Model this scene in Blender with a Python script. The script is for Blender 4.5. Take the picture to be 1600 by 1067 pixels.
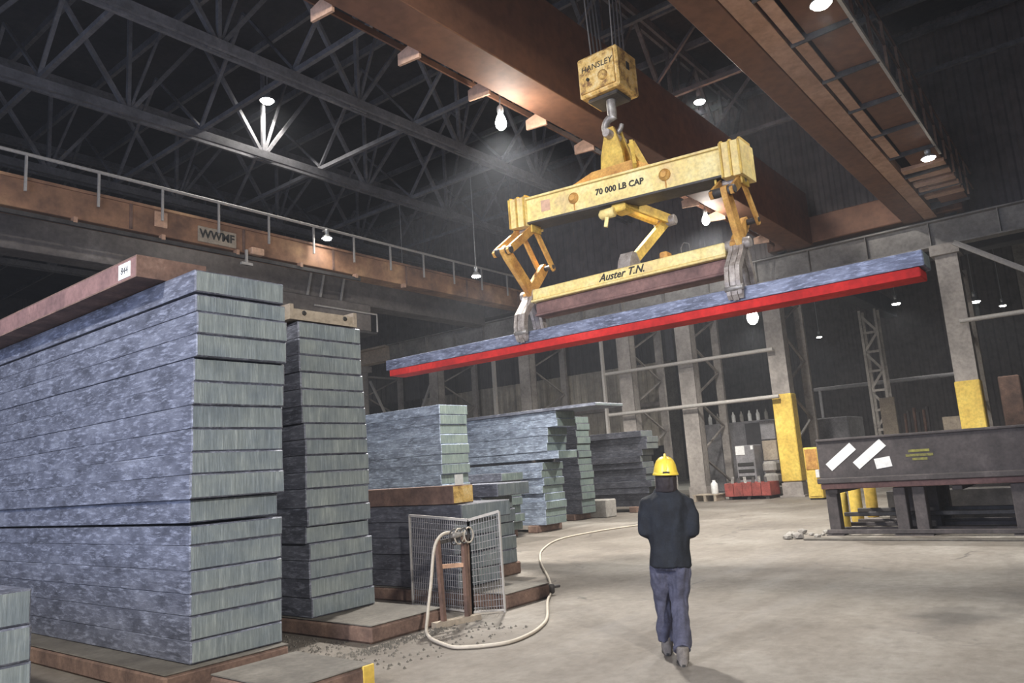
import bpy, bmesh, math, random
from mathutils import Vector, Matrix, noise
random.seed(7)
SC = bpy.context.scene
COL = SC.collection
for o in list(bpy.data.objects):
    bpy.data.objects.remove(o)

# ------------------------------------------------------------------ camera
CAM_Z = 1.65
_f, _pitch, _roll, _yaw = 1179.0842, math.radians(9.62890725), math.radians(-3.8955983), math.radians(38.16296796)
fw = Vector((math.cos(_yaw) * math.cos(_pitch), math.sin(_yaw) * math.cos(_pitch), math.sin(_pitch)))
rt = Vector((math.sin(_yaw), -math.cos(_yaw), 0))
up = rt.cross(fw)
r2 = rt * math.cos(_roll) + up * math.sin(_roll)
u2 = up * math.cos(_roll) - rt * math.sin(_roll)
cam = bpy.data.cameras.new('camera')
cam.sensor_width = 36.0
cam.lens = _f / 1600 * 36.0
cam.clip_end = 300
camo = bpy.data.objects.new('camera', cam)
COL.objects.link(camo)
camo.matrix_world = Matrix(((r2.x, u2.x, -fw.x, 0), (r2.y, u2.y, -fw.y, 0), (r2.z, u2.z, -fw.z, CAM_Z), (0, 0, 0, 1)))
SC.camera = camo

# ------------------------------------------------------------------ world, exposure, big lights
SC.view_settings.view_transform = 'Standard'
SC.view_settings.look = 'None'
SC.view_settings.gamma = 1.0
SC.view_settings.use_curve_mapping = False
SC.view_settings.exposure = 0.0
SC.cycles.use_denoising = True
SC.cycles.max_bounces = 6
SC.cycles.sample_clamp_indirect = 4.0
world = bpy.data.worlds.new('dusk_sky')
SC.world = world
world.use_nodes = True
world.node_tree.nodes['Background'].inputs[0].default_value = (0.55, 0.68, 1.0, 1)
world.node_tree.nodes['Background'].inputs[1].default_value = 1.0

# thin dust haze that fills the hall
_vs = world.node_tree.nodes.new('ShaderNodeVolumeScatter')
_vs.inputs['Color'].default_value = (.86, .9, 1, 1); _vs.inputs['Density'].default_value = 0.0015; _vs.inputs['Anisotropy'].default_value = .25
world.node_tree.links.new(_vs.outputs[0], world.node_tree.nodes['World Output'].inputs['Volume'])

def area(name, loc, target, sx, sy, watt, color):
    l = bpy.data.lights.new(name, 'AREA')
    l.shape = 'RECTANGLE'; l.size = sx; l.size_y = sy; l.energy = watt; l.color = color
    o = bpy.data.objects.new(name, l); COL.objects.link(o)
    o.location = loc
    o.rotation_euler = (Vector(target) - Vector(loc)).to_track_quat('-Z', 'Y').to_euler()
    return o
# added cool fill light: daylight assumed through an unseen door in the left wall
area('assumed_door_fill', (-8.9, 6.0, 4.6), (4, 7.5, 3.0), 11.0, 8.0, 2300, (0.62, 0.72, 1.0))
def spot(name, loc, watt, color=(1.0, 0.965, 0.90), size=150, blend=0.6, parent=None, rad=0.25):
    l = bpy.data.lights.new(name, 'SPOT')
    l.energy = watt; l.color = color; l.spot_size = math.radians(size); l.spot_blend = blend; l.shadow_soft_size = rad
    o = bpy.data.objects.new(name, l); COL.objects.link(o)
    if parent is not None:
        o.parent = parent
    o.location = loc
    return o
# added spots out of view, without fixtures, aimed to brighten chosen things
def fill_spot(loc, target, watt, size):
    o = spot('added_fill_spot', loc, watt, size=size, blend=.7)
    o.rotation_euler = (Vector(target) - Vector(loc)).to_track_quat('-Z', 'Y').to_euler()
fill_spot((-1.0, -7.0, 6.6), (4.4, 7.0, 1.8), 6600, 72)       # on the aisle and the stack ends
fill_spot((-5.5, 5.6, 8.85), (4.0, 11.0, 2.2), 4600, 100)      # on the long side of the front stack
fill_spot((3.2, 6.2, 8.85), (11.2, 6.2, 5.2), 800, 80)        # on the load under the crane
fill_spot((12.0, -5.5, 8.85), (15.0, 2.0, 0.0), 600, 110)

# ------------------------------------------------------------------ materials
def new_mat(name):
    m = bpy.data.materials.new(name); m.use_nodes = True
    nt = m.node_tree
    return m, nt, nt.nodes['Principled BSDF']
def N(nt, kind, **kw):
    n = nt.nodes.new(kind)
    for k, v in kw.items():
        if k.startswith('i_'):
            n.inputs[k[2:].replace('_', ' ')].default_value = v
        else:
            setattr(n, k, v)
    return n
def L(nt, a, b): nt.links.new(a, b)
def coords(nt, scale=(1, 1, 1), rnd=True):
    tc = N(nt, 'ShaderNodeTexCoord')
    mp = N(nt, 'ShaderNodeMapping'); mp.inputs['Scale'].default_value = scale
    if rnd:
        oi = N(nt, 'ShaderNodeObjectInfo')
        mu = N(nt, 'ShaderNodeMath', operation='MULTIPLY'); mu.inputs[1].default_value = 57.0
        L(nt, oi.outputs['Random'], mu.inputs[0])
        ad = N(nt, 'ShaderNodeVectorMath', operation='ADD')
        L(nt, tc.outputs['Object'], ad.inputs[0]); L(nt, mu.outputs[0], ad.inputs[1])
        L(nt, ad.outputs[0], mp.inputs['Vector'])
    else:
        L(nt, tc.outputs['Object'], mp.inputs['Vector'])
    return mp.outputs['Vector']
def ramp(nt, fac, stops):
    r = N(nt, 'ShaderNodeValToRGB')
    e = r.color_ramp.elements
    while len(e) < len(stops): e.new(0.5)
    for el, (p, c) in zip(e, stops):
        el.position = p; el.color = (*c, 1)
    L(nt, fac, r.inputs['Fac'])
    return r.outputs['Color']
def mix(nt, a, b, fac, mode='MIX'):
    m = N(nt, 'ShaderNodeMix', data_type='RGBA', blend_type=mode)
    for s, v in ((0, fac), (6, a), (7, b)):
        if hasattr(v, 'is_linked'): L(nt, v, m.inputs[s])
        elif s == 0: m.inputs[0].default_value = v
        else: m.inputs[s].default_value = (*v, 1)
    return m.outputs[2]
def noise_f(nt, vec, scale, detail=4, rough=0.6):
    n = N(nt, 'ShaderNodeTexNoise')
    n.inputs['Scale'].default_value = scale; n.inputs['Detail'].default_value = detail; n.inputs['Roughness'].default_value = rough
    L(nt, vec, n.inputs['Vector'])
    return n.outputs['Fac']
def bump(nt, bsdf, h, strength=0.3, dist=0.02):
    b = N(nt, 'ShaderNodeBump'); b.inputs['Strength'].default_value = strength; b.inputs['Distance'].default_value = dist
    L(nt, h, b.inputs['Height']); L(nt, b.outputs['Normal'], bsdf.inputs['Normal'])

def worn(name, base, dark, light=None, scale=3.0, rough=0.7, metal=0.0, amount=(0.35, 0.6, 0.75), bmp=0.2, stretch=(1, 1, 1), rnd=True):
    """painted or bare steel with blotchy dirt: base colour, darker grime, paler scuffs"""
    m, nt, b = new_mat(name)
    v = coords(nt, stretch, rnd)
    f = noise_f(nt, v, scale, 6, 0.65)
    light = light or tuple(min(1, c * 1.35) for c in base)
    c = ramp(nt, f, ((amount[0], dark), (amount[1], base), (amount[2], light)))
    f2 = noise_f(nt, v, scale * 9, 3, 0.6)
    c = mix(nt, c, ramp(nt, f2, ((0.3, (0.55, 0.55, 0.55)), (0.6, (1, 1, 1)))), 0.55, 'MULTIPLY')
    L(nt, c, b.inputs['Base Color'])
    b.inputs['Roughness'].default_value = rough; b.inputs['Metallic'].default_value = metal
    if bmp: bump(nt, b, f2, bmp)
    return m
def plain(name, c, rough=0.6, metal=0.0):
    m, nt, b = new_mat(name)
    v = coords(nt)
    f = noise_f(nt, v, 14, 3)
    L(nt, ramp(nt, f, ((0.3, tuple(k * 0.8 for k in c)), (0.7, c))), b.inputs['Base Color'])
    b.inputs['Roughness'].default_value = rough; b.inputs['Metallic'].default_value = metal
    return m
def emit(name, c, s):
    m, nt, b = new_mat(name)
    b.inputs['Base Color'].default_value = (0.8, 0.8, 0.8, 1)
    b.inputs['Emission Color'].default_value = (*c, 1); b.inputs['Emission Strength'].default_value = s
    return m

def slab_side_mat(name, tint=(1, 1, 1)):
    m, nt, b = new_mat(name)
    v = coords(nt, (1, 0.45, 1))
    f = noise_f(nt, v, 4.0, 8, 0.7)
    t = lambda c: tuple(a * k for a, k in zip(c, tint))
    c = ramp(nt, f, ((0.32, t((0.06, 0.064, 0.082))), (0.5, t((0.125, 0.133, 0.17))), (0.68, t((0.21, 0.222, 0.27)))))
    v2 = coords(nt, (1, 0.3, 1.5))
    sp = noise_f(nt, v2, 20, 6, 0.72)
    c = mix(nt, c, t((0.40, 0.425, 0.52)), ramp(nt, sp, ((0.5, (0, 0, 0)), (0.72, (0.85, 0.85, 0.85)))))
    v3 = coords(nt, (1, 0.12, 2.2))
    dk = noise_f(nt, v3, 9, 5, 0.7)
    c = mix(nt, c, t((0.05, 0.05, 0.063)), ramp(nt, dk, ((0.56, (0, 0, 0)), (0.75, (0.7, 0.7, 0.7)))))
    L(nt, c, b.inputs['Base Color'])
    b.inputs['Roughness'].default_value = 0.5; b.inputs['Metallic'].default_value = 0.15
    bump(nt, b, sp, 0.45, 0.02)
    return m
def slab_end_mat(name, tint=(1, 1, 1)):
    m, nt, b = new_mat(name)
    v = coords(nt, (26, 26, 2.2))            # vertical drag lines of the flame cut
    st = noise_f(nt, v, 1.6, 4, 0.7)
    t = lambda c: tuple(a * k for a, k in zip(c, tint))
    c = ramp(nt, st, ((0.3, t((0.175, 0.205, 0.218))), (0.55, t((0.25, 0.288, 0.302))), (0.72, t((0.37, 0.41, 0.42)))))
    v2 = coords(nt, (1, 1, 1))
    bl = noise_f(nt, v2, 3.2, 5, 0.6)
    c = mix(nt, c, ramp(nt, bl, ((0.35, (0.7, 0.73, 0.78)), (0.65, (1.08, 1.06, 1.0)))), 0.8, 'MULTIPLY')
    L(nt, c, b.inputs['Base Color'])
    b.inputs['Roughness'].default_value = 0.65; b.inputs['Metallic'].default_value = 0.1
    bump(nt, b, st, 0.35, 0.02)
    return m
M = {}
M['slab_side'] = slab_side_mat('mill_scale_side')
M['slab_end'] = slab_end_mat('flame_cut_end')
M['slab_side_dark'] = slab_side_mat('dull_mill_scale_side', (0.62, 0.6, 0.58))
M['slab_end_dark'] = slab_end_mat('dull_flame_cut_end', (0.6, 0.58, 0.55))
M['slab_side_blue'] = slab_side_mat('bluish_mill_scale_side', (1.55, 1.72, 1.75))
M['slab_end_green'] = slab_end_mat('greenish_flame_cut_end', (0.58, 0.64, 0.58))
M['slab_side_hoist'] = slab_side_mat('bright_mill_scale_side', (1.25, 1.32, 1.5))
M['red'] = worn('red_lead_paint', (0.66, 0.025, 0.022), (0.42, 0.016, 0.016), (0.74, 0.05, 0.045), 1.2, 0.85)
M['rust'] = worn('rust', (0.21, 0.125, 0.095), (0.11, 0.068, 0.055), (0.33, 0.22, 0.17), 2.5, 0.85)
M['rust_pad'] = worn('rusty_pad_side', (0.23, 0.145, 0.11), (0.12, 0.075, 0.06), (0.36, 0.26, 0.2), 3.5, 0.9)
M['pad_top'] = worn('dusty_pad_top', (0.15, 0.136, 0.116), (0.095, 0.084, 0.072), (0.22, 0.2, 0.175), 2.0, 0.85)
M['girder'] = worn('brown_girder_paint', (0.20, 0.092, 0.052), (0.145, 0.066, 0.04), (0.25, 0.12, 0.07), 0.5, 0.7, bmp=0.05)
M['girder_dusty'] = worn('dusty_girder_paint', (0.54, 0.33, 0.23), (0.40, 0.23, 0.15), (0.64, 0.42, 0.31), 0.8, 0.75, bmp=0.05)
M['bracket'] = worn('salmon_bracket_paint', (0.72, 0.46, 0.32), (0.6, 0.36, 0.24), (0.82, 0.58, 0.42), 1.0, 0.7)
M['crane2'] = worn('old_orange_girder', (0.33, 0.175, 0.10), (0.16, 0.085, 0.055), (0.60, 0.36, 0.19), 0.45, 0.75, amount=(0.38, 0.52, 0.68), bmp=0.05)
M['grey_girder'] = worn('grey_girder_paint', (0.21, 0.185, 0.17), (0.13, 0.11, 0.10), (0.3, 0.27, 0.25), 0.8, 0.8)
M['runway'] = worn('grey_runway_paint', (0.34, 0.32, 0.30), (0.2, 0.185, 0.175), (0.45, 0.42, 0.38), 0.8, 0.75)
M['runway_lit'] = worn('lit_tan_runway', (0.68, 0.55, 0.43), (0.52, 0.4, 0.3), (0.78, 0.66, 0.54), 0.8, 0.75)  # brighter copy of the runway steel; lamp light put into the colour
M['truss'] = worn('dusty_truss_steel', (0.19, 0.185, 0.195), (0.11, 0.106, 0.11), (0.28, 0.27, 0.27), 1.2, 0.8)
M['roof'] = worn('sooty_roof_deck', (0.05, 0.046, 0.05), (0.03, 0.028, 0.03), (0.07, 0.065, 0.065), 0.6, 0.9)
M['wall'] = worn('grey_cladding', (0.215, 0.185, 0.175), (0.15, 0.128, 0.122), (0.28, 0.245, 0.235), 0.25, 0.8, bmp=0)
M['wall_low'] = worn('beige_cladding', (0.42, 0.38, 0.32), (0.3, 0.27, 0.23), (0.5, 0.46, 0.4), 0.4, 0.8, bmp=0)
M['wall_dark'] = worn('dark_cladding', (0.085, 0.08, 0.083), (0.05, 0.048, 0.05), (0.12, 0.115, 0.115), 0.25, 0.85, bmp=0)
M['column'] = worn('grey_column_paint', (0.40, 0.36, 0.33), (0.26, 0.235, 0.215), (0.5, 0.46, 0.42), 1.0, 0.75)
M['pipe'] = plain('pale_pipe', (0.48, 0.45, 0.42), 0.6)
M['yellow'] = worn('yellow_paint', (0.80, 0.55, 0.11), (0.45, 0.27, 0.06), (0.88, 0.66, 0.2), 2.2, 0.6)
M['guard_yellow'] = worn('column_guard_yellow', (0.86, 0.62, 0.12), (0.62, 0.4, 0.07), (0.9, 0.7, 0.22), 1.2, 0.6)
M['pale_yellow'] = worn('faded_yellow_paint', (0.88, 0.69, 0.27), (0.70, 0.52, 0.26), (0.93, 0.82, 0.44), 1.8, 0.55, amount=(0.33, 0.48, 0.7))
M['block_yellow'] = worn('chipped_yellow_paint', (0.80, 0.52, 0.16), (0.26, 0.13, 0.05), (0.9, 0.7, 0.36), 6.5, 0.65, amount=(0.36, 0.5, 0.66))
M['tong_yellow'] = worn('rusty_yellow_paint', (0.72, 0.40, 0.10), (0.42, 0.19, 0.05), (0.82, 0.56, 0.22), 3.5, 0.65)
M['tong_steel'] = worn('bare_tong_steel', (0.50, 0.45, 0.42), (0.26, 0.22, 0.2), (0.68, 0.64, 0.6), 7, 0.5, 0.3)
M['steel'] = worn('bare_steel', (0.42, 0.4, 0.38), (0.22, 0.2, 0.19), (0.6, 0.58, 0.55), 8, 0.45, 0.4)
M['dark_steel'] = worn('dark_oily_steel', (0.075, 0.068, 0.066), (0.04, 0.036, 0.035), (0.13, 0.12, 0.115), 3, 0.6, 0.2)
M['brown_web'] = worn('brown_web_steel', (0.26, 0.145, 0.13), (0.15, 0.085, 0.08), (0.36, 0.23, 0.2), 2.0, 0.75)
M['rack'] = worn('grey_brown_rack_steel', (0.085, 0.072, 0.072), (0.048, 0.041, 0.041), (0.15, 0.13, 0.127), 2.2, 0.75)
M['chalk'] = worn('yellow_green_chalk', (0.30, 0.29, 0.07), (0.13, 0.12, 0.06), (0.42, 0.4, 0.12), 9, 0.9)
M['white'] = plain('white_paper', (0.86, 0.86, 0.84), 0.7)
M['black'] = plain('black_paint', (0.03, 0.028, 0.025), 0.7)
M['rope'] = plain('wire_rope', (0.16, 0.15, 0.145), 0.6, 0.3)
M['hose'] = plain('pale_rubber_hose', (0.52, 0.46, 0.38), 0.6)
M['wire'] = plain('grey_mesh_wire', (0.33, 0.32, 0.33), 0.6, 0.2)
M['jacket'] = worn('navy_jacket_cloth', (0.011, 0.014, 0.021), (0.006, 0.007, 0.011), (0.018, 0.022, 0.032), 6, 0.85)
M['trousers'] = worn('slate_blue_trousers', (0.085, 0.085, 0.125), (0.05, 0.05, 0.075), (0.13, 0.13, 0.18), 6, 0.9)
M['helmet'] = plain('yellow_hard_hat_shell', (0.95, 0.68, 0.08), 0.35)
M['skin'] = plain('skin', (0.5, 0.3, 0.22), 0.6)
M['hair'] = plain('dark_hair', (0.025, 0.018, 0.02), 0.8)
M['boot'] = worn('dusty_boot_leather', (0.20, 0.175, 0.155), (0.11, 0.095, 0.085), (0.32, 0.29, 0.26), 12, 0.8)
M['concrete_block'] = worn('concrete', (0.36, 0.34, 0.31), (0.26, 0.24, 0.22), None, 4, 0.9)
M['red_bin'] = worn('red_bin_paint', (0.40, 0.085, 0.07), (0.2, 0.05, 0.04), (0.5, 0.15, 0.12), 3, 0.7)
M['tan'] = worn('tan_sheet', (0.42, 0.35, 0.27), (0.3, 0.25, 0.2), None, 2, 0.8)
M['grey_box'] = worn('grey_box_paint', (0.26, 0.25, 0.26), (0.17, 0.165, 0.17), None, 2, 0.8)
M['lamp_shell'] = plain('lamp_housing', (0.45, 0.45, 0.45), 0.4, 0.5)
M['lens'] = emit('lamp_lens', (1.0, 0.98, 0.92), 60)
M['lens_far'] = emit('far_lamp_lens', (1.0, 0.96, 0.85), 40)

# ------------------------------------------------------------------ mesh helpers
class MB:
    def __init__(s): s.v = []; s.f = []; s.m = []; s.sm = []
    def add(s, vs, fs, mi=0, smooth=False):
        k = len(s.v); s.v += [Vector(p) for p in vs]
        for f in fs: s.f.append(tuple(i + k for i in f)); s.m.append(mi); s.sm.append(smooth)
    def box(s, x0, x1, y0, y1, z0, z1, mi=0):
        s.add([(x0, y0, z0), (x1, y0, z0), (x1, y1, z0), (x0, y1, z0), (x0, y0, z1), (x1, y0, z1), (x1, y1, z1), (x0, y1, z1)],
              [(0, 3, 2, 1), (4, 5, 6, 7), (0, 1, 5, 4), (1, 2, 6, 5), (2, 3, 7, 6), (3, 0, 4, 7)], mi)
        return s
    def cbox(s, x0, x1, y0, y1, z0, z1, c=0.02, mi=0):
        """box with chamfered edges"""
        bm = bmesh.new()
        bmesh.ops.create_cube(bm, size=1)
        for v in bm.verts:
            v.co = Vector((x0 + (v.co.x + .5) * (x1 - x0), y0 + (v.co.y + .5) * (y1 - y0), z0 + (v.co.z + .5) * (z1 - z0)))
        bmesh.ops.bevel(bm, geom=bm.edges[:], offset=c, segments=1, affect='EDGES')
        bm.verts.index_update()
        s.add([v.co.copy() for v in bm.verts], [[v.index for v in f.verts] for f in bm.faces], mi)
        bm.free(); return s
    def bar(s, p, q, w, h, upv=(0, 0, 1), mi=0):
        p, q = Vector(p), Vector(q); d = (q - p).normalized(); u = Vector(upv)
        if abs(d.dot(u)) > 0.98: u = Vector((1, 0, 0))
        a = d.cross(u).normalized() * (w / 2); b = a.cross(d).normalized() * (h / 2)
        vs = [p - a - b, p + a - b, p + a + b, p - a + b, q - a - b, q + a - b, q + a + b, q - a + b]
        s.add(vs, [(3, 2, 1, 0), (4, 5, 6, 7), (0, 1, 5, 4), (1, 2, 6, 5), (2, 3, 7, 6), (3, 0, 4, 7)], mi)
        return s
    def tube(s, pts, r, n=8, mi=0, cap=True, radii=None):
        pts = [Vector(p) for p in pts]; rings = []
        prev = None
        for i, p in enumerate(pts):
            d = (pts[min(i + 1, len(pts) - 1)] - pts[max(i - 1, 0)])
            d = d.normalized() if d.length > 1e-9 else Vector((0, 0, 1))
            if prev is None:
                a = d.orthogonal().normalized()
            else:
                a = prev - d * prev.dot(d)
                a = a.normalized() if a.length > 1e-6 else d.orthogonal().normalized()
            prev = a; b = d.cross(a)
            rr = radii[i] if radii else r
            rings.append([p + (a * math.cos(t) + b * math.sin(t)) * rr for t in [2 * math.pi * k / n for k in range(n)]])
        vs = [v for R in rings for v in R]; fs = []
        for i in range(len(rings) - 1):
            for k in range(n):
                fs.append((i * n + k, i * n + (k + 1) % n, (i + 1) * n + (k + 1) % n, (i + 1) * n + k))
        s.add(vs, fs, mi, True)
        if cap:
            s.add(rings[0], [tuple(range(n))[::-1]], mi); s.add(rings[-1], [tuple(range(n))], mi)
        return s
    def lathe(s, prof, c=(0, 0, 0), n=16, mi=0, axis='z', smooth=True):
        c = Vector(c); vs = []
        for r, h in prof:
            for k in range(n):
                t = 2 * math.pi * k / n
                p = (r * math.cos(t), r * math.sin(t), h)
                if axis == 'x': p = (p[2], p[0], p[1])
                if axis == 'y': p = (p[1], p[2], p[0])
                vs.append(c + Vector(p))
        fs = [(i * n + k, i * n + (k + 1) % n, (i + 1) * n + (k + 1) % n, (i + 1) * n + k) for i in range(len(prof) - 1) for k in range(n)]
        s.add(vs, fs, mi, smooth)
        s.add(vs[:n], [tuple(range(n))[::-1]], mi); s.add(vs[-n:], [tuple(range(n))], mi)
        return s
    def prism(s, poly, t, axis='x', mi=0):
        """flat outline (2-D points) given a thickness from t[0] to t[1] along an axis"""
        n = len(poly); vs = []
        for k in t:
            for a, b in poly:
                vs.append({'x': (k, a, b), 'y': (a, k, b), 'z': (a, b, k)}[axis])
        fs = [tuple(range(n))[::-1], tuple(range(n, 2 * n))] + [(i, (i + 1) % n, n + (i + 1) % n, n + i) for i in range(n)]
        s.add(vs, fs, mi); return s

def finish(me):
    bm = bmesh.new(); bm.from_mesh(me)
    bmesh.ops.recalc_face_normals(bm, faces=bm.faces[:])
    bm.to_mesh(me); bm.free()
def wloc(o):
    p = Vector(o.location)
    while o.parent: o = o.parent; p = p + Vector(o.location)
    return p
def obj(name, mb, mats, parent=None, loc=None, local=False, recalc=True):
    """links one mesh object; mb is in world coordinates (or in the parent's when local)"""
    if not isinstance(mats, (list, tuple)): mats = [mats]
    vs = mb.v
    if loc is None:
        if parent is not None and not local: off = wloc(parent); loc = (0, 0, 0)
        elif parent is not None: off = Vector((0, 0, 0)); loc = (0, 0, 0)
        else:
            xs = [v.x for v in vs]; ys = [v.y for v in vs]; zs = [v.z for v in vs]
            off = Vector(((min(xs) + max(xs)) / 2, (min(ys) + max(ys)) / 2, min(zs))); loc = off
    else: off = Vector(loc)
    me = bpy.data.meshes.new(name)
    me.from_pydata([v - off for v in vs], [], mb.f)
    for m in mats: me.materials.append(m)
    me.polygons.foreach_set('material_index', mb.m)
    me.polygons.foreach_set('use_smooth', mb.sm)
    if recalc: finish(me)
    o = bpy.data.objects.new(name, me); COL.objects.link(o)
    o.location = loc
    if parent is not None: o.parent = parent
    return o
def thing(name, label, cat, loc=(0, 0, 0), group=None, rz=0):
    o = bpy.data.objects.new(name, None); COL.objects.link(o)
    o.location = loc; o.rotation_euler = (0, 0, rz); o.empty_display_size = 0.2
    return tag(o, label, cat, group)
def tag(o, label, cat, group=None):
    o['label'] = label; o['category'] = cat; o['kind'] = 'thing'
    if group: o['group'] = group
    return o
def struct(name, mb, m, parent=None):
    o = obj(name, mb, m, parent)
    if parent is None: o['kind'] = 'structure'
    return o
def dup(root, loc, label=None, group=None):
    r = root.copy(); COL.objects.link(r); r.location = loc
    if label: r['label'] = label
    if group: r['group'] = group
    def rec(src, dst):
        for ch in list(src.children):
            c = ch.copy(); COL.objects.link(c); c.parent = dst
            rec(ch, c)
    rec(root, r)
    return r
def text_part(name, body, size, mat, parent, loc, right, upv, shear=0.0, depth=0.004, sx=1.0, bold=0.0):
    """raised flat lettering as a mesh; right and upv are the world directions of its baseline and height"""
    cu = bpy.data.curves.new(name, 'FONT'); cu.body = body; cu.size = size; cu.extrude = depth; cu.align_x = 'CENTER'; cu.align_y = 'CENTER'; cu.shear = shear; cu.offset = bold
    cu.resolution_u = 2
    t = bpy.data.objects.new('tmp', cu); COL.objects.link(t)
    me = bpy.data.meshes.new_from_object(t.evaluated_get(bpy.context.evaluated_depsgraph_get()))
    bpy.data.objects.remove(t)
    r = Vector(right).normalized(); u = Vector(upv).normalized(); n = r.cross(u)
    mtx = Matrix(((r.x * sx, u.x, n.x, 0), (r.y * sx, u.y, n.y, 0), (r.z * sx, u.z, n.z, 0), (0, 0, 0, 1)))
    me.transform(mtx); me.name = name
    me.materials.clear(); me.materials.append(mat)
    o = bpy.data.objects.new(name, me); COL.objects.link(o)
    o.parent = parent; o.location = Vector(loc) - wloc(parent)
    return o

# ================================================================== THE BUILDING
X0, XW = -9.0, 28.4      # left wall plane, line of the right-hand columns
# floor
def floor_mat():
    m, nt, b = new_mat('dusty_concrete_floor')
    v = coords(nt, (1, 1, 1), False)
    f = noise_f(nt, v, 0.35, 7, 0.62)
    c = ramp(nt, f, ((0.33, (0.135, 0.115, 0.096)), (0.5, (0.20, 0.176, 0.15)), (0.66, (0.29, 0.268, 0.238))))
    v2 = coords(nt, (0.5, 2.4, 1), False)
    f2 = noise_f(nt, v2, 0.8, 8, 0.7)
    c = mix(nt, c, (0.13, 0.11, 0.095), ramp(nt, f2, ((0.55, (0, 0, 0)), (0.72, (0.75, 0.75, 0.75)))))
    sx = N(nt, 'ShaderNodeSeparateXYZ'); L(nt, v, sx.inputs[0])          # pale dusty concrete further in; lamp brightness of mid floor also put into colour
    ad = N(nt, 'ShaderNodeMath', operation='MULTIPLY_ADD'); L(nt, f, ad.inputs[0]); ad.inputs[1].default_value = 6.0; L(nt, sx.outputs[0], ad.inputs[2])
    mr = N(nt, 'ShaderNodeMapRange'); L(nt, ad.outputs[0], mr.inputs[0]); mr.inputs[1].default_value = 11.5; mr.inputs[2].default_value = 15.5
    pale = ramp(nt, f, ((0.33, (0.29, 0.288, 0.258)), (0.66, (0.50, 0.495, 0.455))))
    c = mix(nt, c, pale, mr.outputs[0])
    f3 = noise_f(nt, v, 9, 6, 0.7)
    c = mix(nt, c, ramp(nt, f3, ((0.3, (0.62, 0.6, 0.57)), (0.65, (1.05, 1.05, 1.05)))), 0.7, 'MULTIPLY')
    L(nt, c, b.inputs['Base Color'])
    wv = N(nt, 'ShaderNodeVectorMath', operation='MULTIPLY_ADD')
    nz = N(nt, 'ShaderNodeTexNoise'); nz.inputs['Scale'].default_value = 1.6; nz.inputs['Detail'].default_value = 5; L(nt, v, nz.inputs['Vector'])
    L(nt, nz.outputs['Color'], wv.inputs[0]); wv.inputs[1].default_value = (1.3, 1.3, 0); L(nt, v, wv.inputs[2])
    vo = N(nt, 'ShaderNodeTexVoronoi', feature='DISTANCE_TO_EDGE'); vo.inputs['Scale'].default_value = 0.42; L(nt, wv.outputs[0], vo.inputs['Vector'])
    ck = ramp(nt, vo.outputs['Distance'], ((0.004, (1, 1, 1)), (0.016, (0, 0, 0))))
    gate = ramp(nt, noise_f(nt, v, 0.5, 3), ((0.5, (0, 0, 0)), (0.6, (0.75, 0.75, 0.75))))
    c = mix(nt, c, (0.05, 0.043, 0.038), mix(nt, (0, 0, 0), gate, ck))
    for l_ in list(b.inputs['Base Color'].links): nt.links.remove(l_)
    L(nt, c, b.inputs['Base Color'])
    r = ramp(nt, f2, ((0.4, (0.85, 0.85, 0.85)), (0.7, (0.6, 0.6, 0.6))))
    L(nt, r, b.inputs['Roughness'])
    bump(nt, b, f3, 0.35, 0.03)
    return m
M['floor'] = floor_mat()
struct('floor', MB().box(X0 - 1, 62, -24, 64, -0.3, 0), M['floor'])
struct('ceiling', MB().box(X0 - 1, 62, -24, 64, 16.6, 16.9), M['roof'])
def corrugated(axis, at, a0, a1, z0, z1, pitch=0.3, depth=0.05, flip=1):
    """profiled sheet as real folds; runs along the axis ('y' or 'x') at the coordinate at"""
    mb = MB(); pts = []
    a = a0; k = 0
    while a < a1:
        for da, d in ((0, 0), (pitch * .3, 0), (pitch * .45, depth), (pitch * .85, depth)):
            pts.append((a + da, at + flip * d))
        a += pitch
    pts.append((a1, at))
    vs = []
    for p, q in pts:
        for z in (z0, z1):
            vs.append((q, p, z) if axis == 'y' else (p, q, z))
    fs = [(2 * i, 2 * i + 2, 2 * i + 3, 2 * i + 1) for i in range(len(pts) - 1)]
    mb.add(vs, fs); return mb
struct('wall_right', corrugated('y', 29.6, -24, 64, 9.2, 16.6, 0.42, 0.06, -1), M['wall'])
struct('wall_far', corrugated('y', 60.0, -24, 64, 0, 16.6, 0.6, 0.08, -1), M['wall'])
struct('wall_end', corrugated('x', 62.0, X0, 61, 0, 16.6, 0.5, 0.06, -1), M['wall_dark'])
struct('wall_near', corrugated('x', -23.0, X0, 61, 0, 16.6, 0.6, 0.06, 1), M['wall_dark'])
wl = MB()   # left wall with an assumed door opening, added to let sky light in
wl.box(X0 - .2, X0, -24, 0.4, 0, 16.6).box(X0 - .2, X0, 11.6, 64, 0, 16.6).box(X0 - .2, X0, 0.4, 11.6, 8.8, 16.6)
struct('wall_left', wl, M['wall_dark'])
# low cladding between the bays, further along the right-hand column line
struct('wall_right', corrugated('y', 32.1, 16.4, 32.0, 2.3, 6.2, 0.42, 0.06, -1), M['wall_low'])
struct('wall_right', corrugated('y', 32.15, 15.7, 61.7, 6.2, 8.6, 0.42, 0.06, -1), M['wall_dark'])
struct('trim_1', MB().box(31.92, 32.03, 16.4, 32.0, 4.15, 4.35), M['grey_girder'])

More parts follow.
